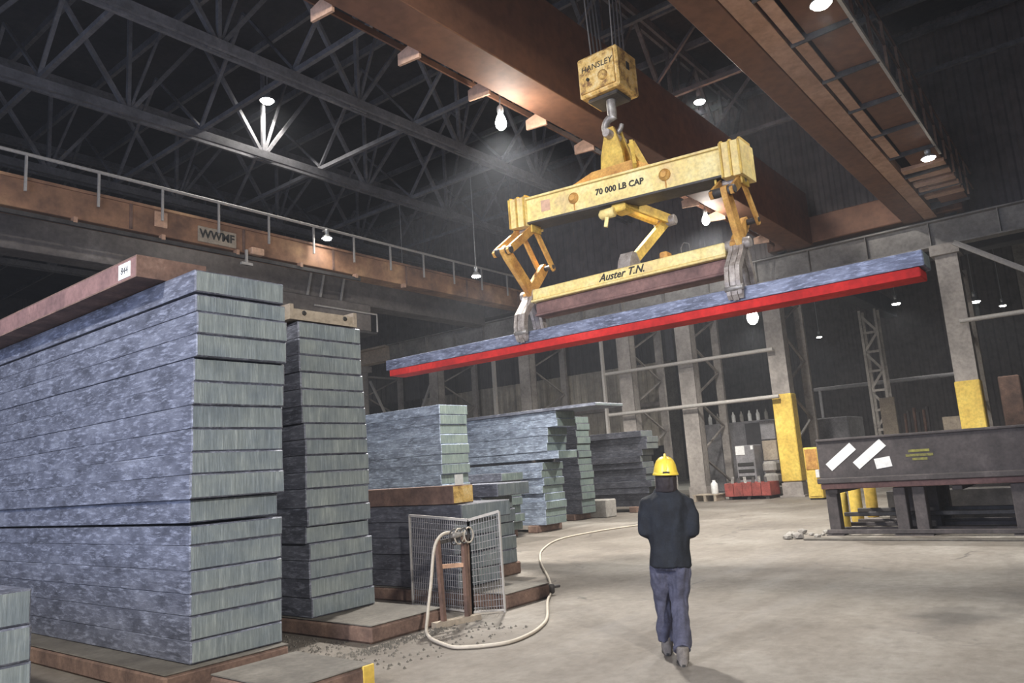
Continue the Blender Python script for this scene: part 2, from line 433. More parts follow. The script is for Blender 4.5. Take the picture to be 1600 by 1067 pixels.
# ------------------------------------------------------------------ crane runway on the right-hand column line
t = thing('crane_runway', 'long grey crane runway girder along the right-hand columns under the dark upper wall', 'runway girder', (XW, 20, 8.05))
mb = MB(); mb.box(XW - .03, XW + .03, -22, 31, 8.1, 8.9); obj('web', mb, M['runway'], t)
obj('top_flange', MB().box(XW - .28, XW + .28, -22, 31, 8.9, 8.95), M['runway'], t)
obj('bottom_flange', MB().box(XW - .25, XW + .25, -22, 31, 8.05, 8.1), M['runway'], t)
obj('rail', MB().box(XW - .05, XW + .05, -22, 31, 8.95, 9.03), M['dark_steel'], t)
for i in range(26):
    y = -20 + i * 2.0
    obj('stiffener', MB().box(XW - .22, XW - .03, y - .015, y + .015, 8.1, 8.9), M['runway'], t)
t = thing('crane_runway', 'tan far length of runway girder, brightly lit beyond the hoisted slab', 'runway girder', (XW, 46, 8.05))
obj('web', MB().box(XW - .04, XW + .04, 31.05, 61.8, 8.15, 8.85), M['runway_lit'], t)
obj('top_flange', MB().box(XW - .36, XW + .2, 31.05, 61.8, 8.85, 8.95), M['runway_lit'], t)
obj('bottom_flange', MB().box(XW - .42, XW + .2, 31.05, 61.8, 8.05, 8.15), M['runway_lit'], t)
# left runway, out of view, carries the other end of both cranes
t = thing('crane_runway', 'grey crane runway girder along the left wall', 'runway girder', (-8.2, 20, 8.05))
obj('web', MB().box(-8.23, -8.17, -22, 62, 8.1, 8.9), M['runway'], t)
obj('top_flange', MB().box(-8.48, -7.92, -22, 62, 8.9, 8.95), M['runway'], t)
obj('bottom_flange', MB().box(-8.45, -7.95, -22, 62, 8.05, 8.1), M['runway'], t)
obj('rail', MB().box(-8.25, -8.15, -22, 62, 8.95, 9.03), M['dark_steel'], t)
for k, y in enumerate((-6, 3, 12.5, 22, 33)):
    c = thing('crane_column', ['grey column of the left runway behind the camera', 'grey column of the left runway beside the assumed door opening', 'grey column of the left runway past the assumed door opening', 'fourth grey column of the left runway', 'fifth grey column of the left runway'][k], 'column', (-8.2, y, 0))
    obj('column_shaft', MB().box(-8.5, -7.9, y - .3, y + .3, 0.04, 8.05), M['column'], c)
    obj('base_plate', MB().box(-8.6, -7.8, y - .4, y + .4, 0, 0.04), M['dark_steel'], c)

# ------------------------------------------------------------------ right-hand columns
def column(y, w, label, guard=None, rear=True, lean=0):
    c = thing('crane_column', label, 'column', (XW, y, 0))
    h = w / 2
    z0 = 0.0
    obj('base_plate', MB().box(XW - .45, XW + .45, y - h - .12, y + h + .12, 0, 0.06).box(XW - .33, XW + .33, y - h - .04, y + h + .04, 0.06, 0.5), M['column'], c)
    m = MB()
    m.box(XW - .26, XW - .22, y - h, y + h, 0.5, 7.7); m.box(XW + .22, XW + .26, y - h, y + h, 0.5, 7.7); m.box(XW - .22, XW + .22, y - .02, y + .02, 0.5, 7.7)
    m.box(XW - .25, XW + .25, y - h, y - h + .03, 0.5, 7.7)
    obj('column_shaft', m, M['column'], c)
    obj('column_cap', MB().box(XW - .45, XW + .45, y - h - .1, y + h + .1, 7.7, 8.05), M['column'], c)
    if guard:
        obj('yellow_guard', MB().cbox(XW - .31, XW + .27, y - h - .03, y + h + .03, guard[0], guard[1], 0.03), M['guard_yellow'], c)
    if rear:
        xr = XW + 3.0
        obj('rear_leg', MB().box(xr - .09, xr + .09, y - .16, y + .16, 0, 7.7), M['column'], c)
        z = 0.6; k = 0
        while z < 7.4:
            a, b = (XW + .26, xr - .09) if k % 2 else (xr - .09, XW + .26)
            obj('lacing_bar', MB().bar((a, y, z), (b, y, z + 1.15), .06, .09, (0, 1, 0)), M['column'], c)
            z += 1.15; k += 1
        obj('lacing_bar', MB().bar((XW + .26, y, 7.5), (xr, y, 7.5), .1, .16, (0, 1, 0)), M['column'], c)
    return c
column(3.62, 0.66, 'grey crane column with yellow guard standing behind the rack with the white stickers', (1.3, 3.5))
column(9.6, 0.66, 'grey crane column with a tall yellow guard down to the floor beside the red bin', (0.55, 3.75))
column(13.3, 0.66, 'plain grey crane column behind the walking worker, without yellow guard')
column(16.1, 0.62, 'slim grey crane column between the dark slab stack and the plain column')
column(21.5, 0.62, 'grey crane column rising behind the stack with the steel cover plate')
column(27.5, 0.62, 'far grey crane column under the left part of the hoisted slab')
column(33.5, 0.62, 'farthest grey crane column beside the tan runway girder')
column(-3.5, 0.66, 'grey crane column beyond the right end of the rack', (1.3, 3.5))
# extra wind post and pipes strung between the columns
o = obj('wind_post', MB().box(27.7, 27.85, 16.9, 17.0, 0, 8.0), M['pipe']); tag(o, 'thin pale post left of the slim column at the ends of the two rails', 'post')
o = obj('wind_post', MB().box(27.6, 27.75, 22.9, 23.05, 0, 8.0), M['pipe']); tag(o, 'thin pale post beside the column behind the cover-plate stack', 'post')
for z, y0, y1, lab in ((5.42, 9.6, 17.0, 'upper pale rail running from the thin post to the yellow-footed column'), (3.66, 9.6, 17.0, 'lower pale rail running from the thin post to the yellow-footed column'), (5.40, -20, 3.5, 'pale rail running right from the column behind the rack')):
    o = obj('side_rail', MB().tube([(27.85, y0, z), (27.85, y1, z)], 0.075, 8), M['pipe']); tag(o, lab, 'rail')
o = obj('brace', MB().bar((27.9, 3.3, 8.0), (27.9, -2.6, 3.6), .14, .16), M['pipe']); tag(o, 'pale diagonal brace going down to the right from the column behind the rack', 'brace')
for a, b, lab in (((28.75, 33.15, 7.2), (28.75, 30.6, 2.95), 'left arm of the far V bracing above the bluish stack'), ((28.75, 27.85, 7.2), (28.75, 30.4, 2.95), 'right arm of the far V bracing above the bluish stack')):
    o = obj('brace', MB().bar(a, b, .1, .12), M['pipe']); tag(o, lab, 'brace')
o = obj('side_rail', MB().box(28.68, 28.82, 27.82, 33.18, 2.82, 2.94), M['pipe']); tag(o, 'pale tie beam under the far V bracing', 'rail')

# ------------------------------------------------------------------ roof trusses
def truss(y, label, zb=12.3, zt=15.6, panel=2.2, phase=0.0):
    x0, x1 = X0 + .1, 29.4
    t = thing('roof_truss', label, 'truss', (10, y, zb))
    for dy in (-.13, .13):
        obj('bottom_chord', MB().box(x0, x1, y + dy - .05, y + dy + .05, zb, zb + .26), M['truss'], t)
        obj('top_chord', MB().box(x0, x1, y + dy - .05, y + dy + .05, zt, zt + .26), M['truss'], t)
    x = x0 + .6 + phase; k = 0
    while x + panel < x1:
        n0, n1, n2 = x, x + panel, x + 2 * panel
        obj('diagonal', MB().bar((n0, y, zb + .13), (n1, y, zt + .1), .11, .13, (0, 1, 0)), M['truss'], t)
        if n2 < x1: obj('diagonal', MB().bar((n2, y, zb + .13), (n1, y, zt + .1), .11, .13, (0, 1, 0)), M['truss'], t)
        obj('vertical', MB().box(n0 - .05, n0 + .05, y - .06, y + .06, zb + .2, zt), M['truss'], t)
        obj('sub_diagonal', MB().bar((n0, y, zb + .13), (n0 + panel * .45, y, zt), .07, .09, (0, 1, 0)), M['truss'], t)
        obj('gusset', MB().prism([(n0 - .3, zb), (n0 + .3, zb), (n0 + .18, zb + .42), (n0 - .18, zb + .42)], (y - .03, y + .03), 'y'), M['truss'], t)
        x += 2 * panel; k += 1
    return t
for y, lab in ((4.3, 'roof truss above the crane walkway on the right'), (10.1, 'roof truss seen between the two brown crane girders'), (15.9, 'roof truss right above the lone roof lamp on the left'), (20.7, 'roof truss whose bottom chord is lit by the lone roof lamp'),
               (26.4, 'roof truss behind the old orange crane'), (32.2, 'roof truss far behind the old orange crane'), (38.0, 'farthest roof truss in the dark end of the bay'), (-1.5, 'roof truss at the upper right edge of the view')):
    truss(y, lab)
# longitudinal bracing trusses between them
def bracing(x, label):
    t = thing('roof_bracing', label, 'bracing', (x, 18, 12.3))
    ys = (4.3, 10.1, 15.9, 20.7, 26.4, 32.2, 38.0)
    obj('bracing_chord', MB().box(x - .06, x + .06, -1.5, 38, 12.565, 12.7), M['truss'], t)
    for a, b in zip(ys[:-1], ys[1:]):
        m_ = (a + b) / 2
        obj('bracing_bar', MB().bar((x, a, 12.72), (x, m_, 15.5), .08, .1, (1, 0, 0)), M['truss'], t)
        obj('bracing_bar', MB().bar((x, b, 12.72), (x, m_, 15.5), .08, .1, (1, 0, 0)), M['truss'], t)
for x, lab in ((7.0, 'lengthwise roof bracing nearest the left edge'), (11.5, 'lengthwise roof bracing near the lone roof lamp'), (16.0, 'lengthwise roof bracing left of the first brown girder'), (20.4, 'lengthwise roof bracing above the hook block'), (24.8, 'lengthwise roof bracing near the right-hand wall')):
    bracing(x, lab)
for k in range(15):
    x = X0 + 1.5 + k * 2.6
    o = obj('roof_purlin', MB().box(x - .06, x + .06, -20, 60, 15.86, 16.1), M['truss']); tag(o, ('first second third fourth fifth sixth seventh eighth ninth tenth eleventh twelfth thirteenth fourteenth fifteenth'.split()[k]) + ' dark purlin under the roof deck, counted from the left wall', 'purlin', 'purlins under the roof')

# ------------------------------------------------------------------ lamps
def make_lamp(name, label, loc, top, kind, r=.27, scale=1.0, lens=None):
    """a lamp whose lens is at loc and whose rod reaches up to the height top"""
    t = thing(name, label, 'lamp', loc, 'lamps of the bay')
    k = scale; x, y, z = loc; H_ = top - z
    if kind == 'bell':
        hb = min(.62 * k, H_ * .8)
        obj('ballast', MB().lathe([(.09 * k, hb), (.12 * k, hb * .93), (.12 * k, hb * .6), (.08 * k, hb * .45)], (0, 0, 0), 14), M['lamp_shell'], t, local=True)
        obj('reflector', MB().lathe([(.08 * k, hb * .5), (.16 * k, hb * .36), (r * .9 * k, .1 * k), ((r + .02) * k, 0.02 * k), (r * k, 0.02 * k), (r * .85 * k, .08 * k)], (0, 0, 0), 18), M['lamp_shell'], t, local=True)
        obj('lens', MB().lathe([(.02 * k, .05 * k), (.2 * k, .05 * k), (.25 * k, .02 * k), (.2 * k, -.04 * k), (.02 * k, -.07 * k)], (0, 0, 0), 18), lens or M['lens'], t, local=True)
    else:
        hb = .5 * k
        obj('ballast', MB().lathe([(.05 * k, hb), (.08 * k, hb - .04), (.08 * k, .34 * k), (.05 * k, .3 * k)], (0, 0, 0), 12), M['lamp_shell'], t, local=True)
        obj('lens', MB().lathe([(.045 * k, .32 * k), (.06 * k, .28 * k), (.11 * k, .16 * k), (.14 * k, .05 * k), (.12 * k, -.05 * k), (.06 * k, -.12 * k), (.01 * k, -.14 * k)], (0, 0, 0), 16), lens or M['lens'], t, local=True)
    obj('hanging_rod', MB().tube([(0, 0, hb - .02), (.015, 0, (hb + H_) / 2), (0, 0, H_)], .016, 6), M['lamp_shell'], t, local=True)
    return t
lamps = [
    ('bell', (13.6, 20.3, 14.2), 15.68, 'lone roof lamp shining down at the upper left', 1000),
    ('bulb', (11.26, 8.75, 8.5), 9.34, 'bright bulb lamp hanging under the first brown girder walkway, left of the lifting beam', 5600),
    ('bell', (20.4, 8.28, 12.1), 12.58, 'roof lamp seen between the two brown girders, right of the hook block', 1600),
    ('bell', (12.34, 2.75, 8.85), 9.11, 'lamp under the right crane walkway cut by the top edge of the photo', 550),
    ('bell', (21.27, 2.75, 8.78), 9.11, 'lamp hanging under the right crane walkway near the railing posts', 700),
    ('bulb', (20.98, 8.75, 8.62), 9.34, 'bulb lamp behind the right end of the yellow lifting beam', 4600),
    ('bell', (15.82, 20.2, 9.89), 10.3, 'lamp in front of the old orange crane girder above the second stack', 60),
    ('bell', (20.4, 17.49, 8.7), 12.58, 'lamp hanging in the dark left of the hoisted slab tongs', 1400),
]
for kd, loc, top, lab, w in lamps:
    l = make_lamp('high_bay_lamp' if kd == 'bell' else 'bulb_lamp', lab, loc, top, kd, scale=.86 if top == 15.68 else .64 if kd == 'bell' else .82)
    if top == 15.68: obj('cross_bar', MB().box(-.03, .03, -.03, .215, top - loc[2] - .05, top - loc[2]), M['lamp_shell'], l, local=True)
    if top == 10.3: obj('cross_bar', MB().box(-.02, .02, -.02, .24, .3, .34), M['lamp_shell'], l, local=True)
    spot('lamp_light', (0, 0, -0.2), w, parent=l, size={1600: 172, 5600: 118}.get(w, 150), blend={1600: .3, 5600: .5}.get(w, .6))
    if kd == 'bulb':
        p = bpy.data.lights.new('bulb_glow', 'POINT'); p.energy = 90; p.shadow_soft_size = .12; p.color = (1, .96, .88)
        po = bpy.data.objects.new('bulb_glow', p); COL.objects.link(po); po.parent = l; po.location = (0.28, -.1, 0.0)
far = [((24.6, 44.0, 12.0), 16.6, 'unseen far lamp added to light the tan length of runway girder', 2600, .8), ((20.4, 21.35, 9.06), 12.58, 'tiny lamp left of the tongs in the dark', 0, .5), ((38.0, 27.26, 8.9), 16.6, 'small lamp just under the red slab face near the middle', 300, .9), ((36.5, 41.27, 8.63), 16.6, 'small lamp beside the far cross bracing', 300, .9),  # first entry is added out of sight to brighten the far runway
       ((36.4, 13.35, 8.2), 9.4, 'glowing lamp in the next bay just under the red slab, left of the yellow-footed column', 3200, 2.0), ((47.0, 8.88, 9.5), 16.6, 'small lamp in the next bay left of the column behind the rack', 700, .9), ((46.0, 13.04, 8.15), 16.6, 'tiny lamp in the next bay right of the yellow-footed column', 300, .6),
       ((40.0, 4.28, 7.8), 16.6, 'left one of the two small lamps right of the column behind the rack', 500, .8), ((43.0, 3.51, 7.86), 16.6, 'right one of the two small lamps right of the column behind the rack', 300, .6), ((40.0, 21.21, 3.52), 16.6, 'low lamp in the next bay beside the helmeted worker', 100, .5)]
for loc, top, lab, w, k in far:
    l = make_lamp('high_bay_lamp', lab, loc, top, 'bulb' if k == 2.0 else 'bell', scale=k, lens=M['lens_far'])
    if w: spot('lamp_light', (0, 0, -0.2), w, parent=l)

# ================================================================== OVERHEAD CRANE (two brown girders)
t = thing('overhead_crane', 'brown two-girder overhead crane spanning the bay above the yellow lifting beam', 'crane', (10, 6.2, 9))
XL, XR = -8.0, 28.0
obj('main_girder', MB().cbox(XL, XR, 7.72, 8.58, 9.0, 11.0, .015), M['girder'], t)
obj('main_girder', MB().cbox(XL, XR, 4.06, 4.66, 9.0, 11.0, .015), M['girder'], t)
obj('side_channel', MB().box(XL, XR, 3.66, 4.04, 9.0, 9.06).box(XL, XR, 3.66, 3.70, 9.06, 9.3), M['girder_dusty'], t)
k = 0; x = 6.95 - 1.9 * 7
while x < 27.5:
    vis = 'bracket'
    obj('bracket', MB().prism([(8.6, 8.93), (9.14, 8.98), (9.14, 9.2), (8.6, 9.32)], (x, x + .05), 'x'), M['bracket'], t)
    obj('bracket', MB().prism([(2.55, 9.02), (3.64, 8.97), (3.64, 9.2), (2.55, 9.1)], (x + .9, x + .94), 'x'), M['dark_steel'], t)
    xa, xb = x + .95, x + 2.78
    if xb < 27.6:
        obj('walkway_plate', MB().cbox(xa, xb, 2.6, 3.33, 9.1, 9.13, .006), M['girder'], t)
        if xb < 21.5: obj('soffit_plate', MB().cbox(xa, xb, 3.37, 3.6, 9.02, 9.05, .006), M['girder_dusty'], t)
        obj('walkway_plate', MB().cbox(x + .06, x + 1.86, 8.6, 8.9, 9.33, 9.36, .006), M['girder'], t)
    x += 1.9; k += 1
obj('edge_angle', MB().box(XL, 21.9, 2.52, 2.58, 9.03, 9.12), M['pipe'], t)
obj('edge_angle', MB().box(XL, XR, 9.1, 9.14, 9.3, 9.42), M['girder'], t)
x = -6.0
while x < 27.6:
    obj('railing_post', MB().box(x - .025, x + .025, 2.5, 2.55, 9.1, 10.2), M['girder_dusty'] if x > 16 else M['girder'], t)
    obj('railing_post', MB().box(x - .025, x + .025, 9.1, 9.14, 9.4, 10.4), M['girder'], t)
    x += 1.3
for z in (9.65, 10.18):
    obj('hand_rail', MB().tube([(XL, 2.52, z), (XR, 2.52, z)], .025, 6), M['girder'], t)
    obj('hand_rail', MB().tube([(XL, 9.12, z + .2), (XR, 9.12, z + .2)], .025, 6), M['girder'], t)
for x0 in (28.05, -8.5):
    obj('end_truck', MB().cbox(x0, x0 + .6, 2.9, 9.4, 9.12, 10.1, .03), M['girder'], t)
    for y in (3.3, 9.0):
        obj('wheel', MB().lathe([(.2, -.07), (.24, -.05), (.24, .05), (.2, .07)], (x0 + .34, y, 9.27), 18, axis='x'), M['dark_steel'], t)
# stair-like cross bars at the right end of the walkway
for x in (22.4, 23.2, 24.0, 24.8, 25.6):
    obj('cross_bar', MB().box(x, x + .35, 2.55, 3.6, 9.0 + (x - 22.4) * .02, 9.1 + (x - 22.4) * .02), M['girder_dusty'], t)

tr = thing('crane_trolley', 'dark hoist trolley riding on the brown girders above the hook block', 'trolley', (11, 6.2, 11.0))
obj('trolley_frame', MB().cbox(9.9, 12.1, 3.9, 8.4, 11.14, 11.5, .03), M['dark_steel'], tr)
obj('rope_drum', MB().lathe([(.4, -1.0), (.42, -.95), (.36, -.9), (.36, .9), (.42, .95), (.4, 1.0)], (11.0, 6.1, 11.95), 20, axis='y'), M['steel'], tr)
obj('hoist_motor', MB().lathe([(.2, -.5), (.27, -.45), (.27, .35), (.2, .4)], (11.8, 7.6, 11.8), 16, axis='y'), M['grey_girder'], tr)
for sx in (10.2, 11.8):
    for sy in (4.35, 8.1):
        obj('wheel', MB().lathe([(.14, -.06), (.17, -.04), (.17, .04), (.14, .06)], (sx, sy, 11.15), 14, axis='y'), M['steel'], tr)

# hook block with its ropes and hook
hb = thing('hook_block', 'chipped yellow hoist block hanging on wire ropes between the brown girders', 'hook block', (11.1, 6.1, 7.75))
BY, BZ = -.08, -.04
mb = MB(); mb.cbox(10.75, 11.45, 5.74, 6.55, 8.02, 8.78, .03)
obj('housing', mb, M['block_yellow'], hb)
obj('cover_plate', MB().cbox(10.71, 10.75, 5.8, 6.5, 8.08, 8.72, .012), M['block_yellow'], hb)
obj('bottom_shoe', MB().cbox(10.85, 11.35, 5.85, 6.45, 7.95, 8.02, .02), M['dark_steel'], hb)
obj('axle_cap', MB().lathe([(.09, 0), (.09, -.03), (.05, -.05)], (10.71, 6.02, 8.28), 14, axis='x'), M['block_yellow'], hb)
obj('axle_cap', MB().lathe([(.03, 0), (.03, -.03), (.02, -.04)], (10.71, 6.32, 8.3), 10, axis='x'), M['black'], hb)
obj('side_slot', MB().cbox(11.05, 11.15, 5.725, 5.74, 8.42, 8.56, .004), M['black'], hb)
text_part('lettering', 'HANSLEY', .15, M['black'], hb, (10.706, 6.13, 8.5), (0, -1, 0), (0, 0, 1), .1)
for i, (dx, dy) in enumerate(((-.2, -.22), (-.2, .22), (-.07, -.22), (-.07, .22), (.07, -.22), (.07, .22), (.2, -.22), (.2, .22))):
    obj('wire_rope', MB().tube([(11.1 + dx, 6.1 + dy, 8.7), (11.05 + dx * .9, 6.1 + dy * 1.3, 11.13)], .016, 6), M['rope'], hb)
# swivel shank and hook
obj('shank', MB().lathe([(.075, 7.62), (.085, 7.7), (.085, 7.96)], (11.05, 6.1, 0), 14), M['steel'], hb)
pts = []; rad = []
for i in range(17):
    a = math.radians(100 - i * 17)
    pts.append((11.05, 6.1 + .17 * math.cos(a) * 1.0, 7.47 + .17 * math.sin(a))); rad.append(.075 - .0022 * i)
hook = [(11.05, 6.1, 7.66)] + pts
obj('hook', MB().tube(hook, .07, 10, radii=[.075] + rad), M['steel'], hb)

# ================================================================== LIFTING BEAM WITH TONGS
def ybeam(y):           # the upper beam dips slightly to the right
    return 6.21 + (y - 6.07) * .061
lb = thing('lifting_beam', 'yellow lifting beam with slab tongs hanging on the hook block', 'lifting beam', (11, 6.08, 4.2))
def sloped_box(x0, x1, y0, y1, h0, h1, m, name, c=0):
    mb = MB()
    vs = [(x, y, ybeam(y) + h) for h in (h0, h1) for x, y in ((x0, y0), (x1, y0), (x1, y1), (x0, y1))]
    mb.add(vs, [(0, 3, 2, 1), (4, 5, 6, 7), (0, 1, 5, 4), (1, 2, 6, 5), (2, 3, 7, 6), (3, 0, 4, 7)])
    return obj(name, mb, m, lb)
sloped_box(10.83, 10.86, 3.85, 8.3, -.19, .24, M['pale_yellow'], 'front_web')
sloped_box(11.2, 11.23, 3.85, 8.3, -.19, .24, M['pale_yellow'], 'rear_web')
sloped_box(10.78, 11.28, 3.85, 8.3, .24, .275, M['pale_yellow'], 'top_flange')
sloped_box(10.80, 11.26, 3.85, 8.3, -.225, -.19, M['dark_steel'], 'bottom_flange')
for y0, y1 in ((3.82, 4.16), (7.94, 8.33)):
    sloped_box(10.76, 11.30, y0, y1, -.26, .3, M['pale_yellow'], 'end_collar')
    for yy in (y0 + .02, (y0 + y1) / 2, y1 - .03):
        sloped_box(10.735, 10.76, yy - .015, yy + .015, -.26, .3, M['yellow'], 'collar_rib')
        sloped_box(10.8, 11.2, yy - .02, yy + .02, .3, .345, M['yellow'], 'collar_lug')
for y in (6.9, 5.12):
    z = ybeam(y) + .05
    obj('pin_boss', MB().lathe([(.1, 0), (.1, -.03), (.06, -.035), (.055, -.07)], (10.83, y, z), 14, axis='x'), M['tong_yellow'], lb)
    obj('pin_plate', MB().box(10.822, 10.83, y - .012, y + .012, z - .22, z - .09), M['tong_yellow'], lb)
sloped_box(10.826, 10.83, 7.42, 7.62, -.05, .16, M['bracket'], 'placard')
d = Vector((0, -1, -.061)); u_ = Vector((0, -.061, 1))
text_part('lettering', '70 000 LB CAP', .15, M['black'], lb, (10.826, 5.98, ybeam(5.98) + .045), d, u_, bold=.004)
# bail plates on top that hold the hook
for x in (10.9, 11.16):
    obj('bail_plate', MB().prism([(5.84, 6.48), (6.34, 6.5), (6.3, 6.9), (6.17, 7.38), (6.01, 7.38), (5.88, 6.9)], (x - .03, x + .03), 'x'), M['yellow'], lb)
obj('bail_pin', MB().lathe([(.07, -.3), (.08, -.27), (.08, .27), (.07, .3)], (11.03, 6.08, 7.24), 14, axis='x'), M['tong_steel'], lb)
obj('saddle_plate', MB().prism([(5.3, 6.43), (7.0, 6.54), (6.5, 6.68), (5.7, 6.66)], (10.85, 11.2), 'x'), M['tong_yellow'], lb)
for sx in (10.78, 11.27):
    obj('side_arm', MB().bar((11.03, 5.78, 7.05), (sx, 5.62, 6.5), .06, .12), M['yellow'], lb)
# tongs: an arm chain in the x-z plane at each end
def link(a, b, w, th, m, name, y, parent=lb):
    a, b = Vector(a), Vector(b)
    mb = MB()
    dx = (b - a).normalized(); n = Vector((-dx.z, 0, dx.x))
    outl = []
    L_ = (b - a).length
    for s_, wd in ((-.08, .3), (-.04, .42), (.1, .5), (L_ - .1, .5), (L_ + .04, .42), (L_ + .08, .3)):
        outl.append((s_, wd * w))
    poly = [a + dx * s_ + n * wd for s_, wd in outl] + [a + dx * s_ - n * wd for s_, wd in outl[::-1]]
    k = len(poly)
    vs = [(p.x, y - th / 2, p.z) for p in poly] + [(p.x, y + th / 2, p.z) for p in poly]
    mb.add(vs, [tuple(range(k))[::-1], tuple(range(k, 2 * k))] + [(i, (i + 1) % k, k + (i + 1) % k, k + i) for i in range(k)])
    o = obj(name, mb, m, parent)
    return o
def pin(x, y, z, r, l, m=None):
    obj('pivot_pin', MB().lathe([(r * .8, -l), (r, -l + .02), (r, l - .02), (r * .8, l)], (x, y, z), 12, axis='y'), m or M['tong_steel'], lb)
def tong(y, nk, fk):
    zt = ybeam(y) - .26
    top = (11.0, 0, zt); pv = (10.95, 0, 4.8)
    for dy in (-.16, .16):
        link(top, nk, .15, .05, M['tong_yellow'], 'upper_link', y + dy)
        link(top, fk, .11, .045, M['tong_yellow'], 'upper_link', y + dy)
    link(nk, pv, .22, .09, M['tong_yellow'], 'lower_link', y - .05)
    link(fk, pv, .2, .09, M['tong_yellow'], 'lower_link', y + .05)
    pin(nk[0], y, nk[2], .075, .2, M['dark_steel']); pin(fk[0], y, fk[2], .05, .19, M['dark_steel']); pin(11.0, y, zt - .02, .07, .22); pin(pv[0], y, pv[2], .09, .2)
    for a_, b_ in ((-.22, -.19), (.19, .22)): obj('hanger', MB().box(10.86, 11.14, y + a_, y + b_, zt - .12, zt + .05), M['yellow'], lb)
    # gripping legs on both sides of the slab
    for s in (-1, 1):
        xf = 10.89 + s * .235                      # face of the slab on this side
        for k, dy in enumerate((-.085, 0, .085)):
            o_ = .02 * (k % 2)
            inner = [(pv[0] - s * .05, 4.86), (pv[0] + s * .02, 4.66), (xf - s * .03, 4.36), (xf + s * .005, 4.2), (xf + s * .003, 3.96 - o_)]
            outer = [(xf + s * .04, 3.90 - o_), (xf + s * .085, 3.96), (xf + s * (.125 - o_), 4.16), (xf + s * .075, 4.4), (pv[0] + s * .12, 4.7), (pv[0] + s * .05, 4.88)]
            leg = obj('gripping_leg', MB().prism(inner + outer, (y + dy - .032 - .012 * (k == 1), y + dy + .032 + .012 * (k == 1)), 'y'), M['tong_steel'], lb)
        obj('claw_pin', MB().lathe([(.04, -.14), (.05, -.13), (.05, .13), (.04, .14)], (xf + s * .07, y, 4.06), 10, axis='y'), M['steel'], lb)
tong(8.1, (10.22, 0, 5.5), (11.5, 0, 5.40)); tong(4.1, (10.58, 0, 5.55), (11.47, 0, 5.27))
# lower spreader: yellow channel above a darker brown web
obj('spreader_top', MB().cbox(10.84, 11.24, 4.28, 7.98, 4.66, 4.86, .02), M['pale_yellow'], lb)
obj('spreader_flange', MB().cbox(10.8, 11.28, 4.26, 8.0, 4.62, 4.66, .01), M['pale_yellow'], lb)
obj('spreader_web', MB().cbox(10.9, 11.18, 4.3, 7.96, 4.40, 4.62, .015), M['brown_web'], lb)
obj('spreader_bottom', MB().cbox(10.85, 11.23, 4.3, 7.96, 4.36, 4.40, .01), M['brown_web'], lb)
obj('stop_block', MB().cbox(10.92, 11.12, 5.28, 5.42, 4.86, 4.98, .02), M['tong_yellow'], lb)
text_part('lettering', 'Auster T.N.', .18, M['black'], lb, (10.836, 6.1, 4.76), (0, -1, 0), (0, 0, 1), .4, bold=.003)
# the latch knee in the middle
kt, kk, kb = (11.03, 6.05, 6.0), (12.0, 5.76, 5.83), (11.05, 6.05, 4.92)
for dy in (-.1, .1):
    obj('latch_link', MB().bar((kt[0], kt[1] + dy, kt[2]), (kk[0], kk[1] + dy, kk[2] + .02), .05, .17, (0, 0, 1)), M['yellow'], lb)
obj('latch_link', MB().bar(kk, kb, .12, .15, (0, 0, 1)), M['yellow'], lb)
obj('latch_hinge', MB().lathe([(.08, -.2), (.1, -.18), (.1, .18), (.08, .2)], kk, 12, axis='y'), M['tong_steel'], lb)
obj('latch_foot', MB().prism([(10.85, 4.86), (11.3, 4.86), (11.22, 5.02), (11.12, 5.14), (11.0, 5.14), (10.9, 5.0)], (5.93, 6.17), 'y'), M['tong_steel'], lb)
obj('latch_head', MB().cbox(10.88, 11.2, 5.93, 6.2, 5.86, 6.03, .02), M['yellow'], lb)
obj('latch_cam', MB().lathe([(.06, -.16), (.09, -.14), (.09, .1), (.05, .14)], (10.86, 6.28, 5.86), 10, axis='y'), M['pale_yellow'], lb)
obj('latch_pawl', MB().bar((10.84, 6.25, 5.86), (10.82, 6.3, 5.62), .05, .06), M['pale_yellow'], lb)
obj('cable_loop', MB().tube([(11.0, 4.9, 4.86), (11.0, 4.92, 5.02), (11.0, 5.0, 5.06), (11.0, 5.06, 4.98), (11.0, 5.05, 4.86)], .012, 6), M['rope'], lb)

# ================================================================== STEEL SLABS
SLABN = [0]
def slab_mesh(mb, x0, x1, y0, y1, z0, z1, seed, c=.005, wob=.003):
    rnd = random.Random(seed)
    n = max(5, int((y1 - y0) / .9))
    ys = [y0, y0 + .012] + [y0 + (y1 - y0) * i / n for i in range(1, n)] + [y1 - .012, y1]
    base = [(x0 + c, z0), (x1 - c, z0), (x1, z0 + c), (x1, z1 - c), (x1 - c, z1), (x0 + c, z1), (x0, z1 - c), (x0, z0 + c)]
    rings = []
    for i, y in enumerate(ys):
        e = .012 if i in (0, len(ys) - 1) else 0.0
        cx, cz = (x0 + x1) / 2, (z0 + z1) / 2
        rings.append([(bx + rnd.uniform(-wob, wob) - math.copysign(e, bx - cx), y, bz + (rnd.uniform(-.002, 0) if bz > cz else rnd.uniform(0, .002)) - math.copysign(e, bz - cz)) for bx, bz in base])
    vs = [v for r in rings for v in r]; k = 8
    fs = [(i * k + j, i * k + (j + 1) % k, (i + 1) * k + (j + 1) % k, (i + 1) * k + j) for i in range(len(rings) - 1) for j in range(k)]
    mb.add(vs, fs, 0)
    mb.add(rings[0], [tuple(range(k))[::-1]], 1); mb.add(rings[-1], [tuple(range(k))], 1)
    return mb
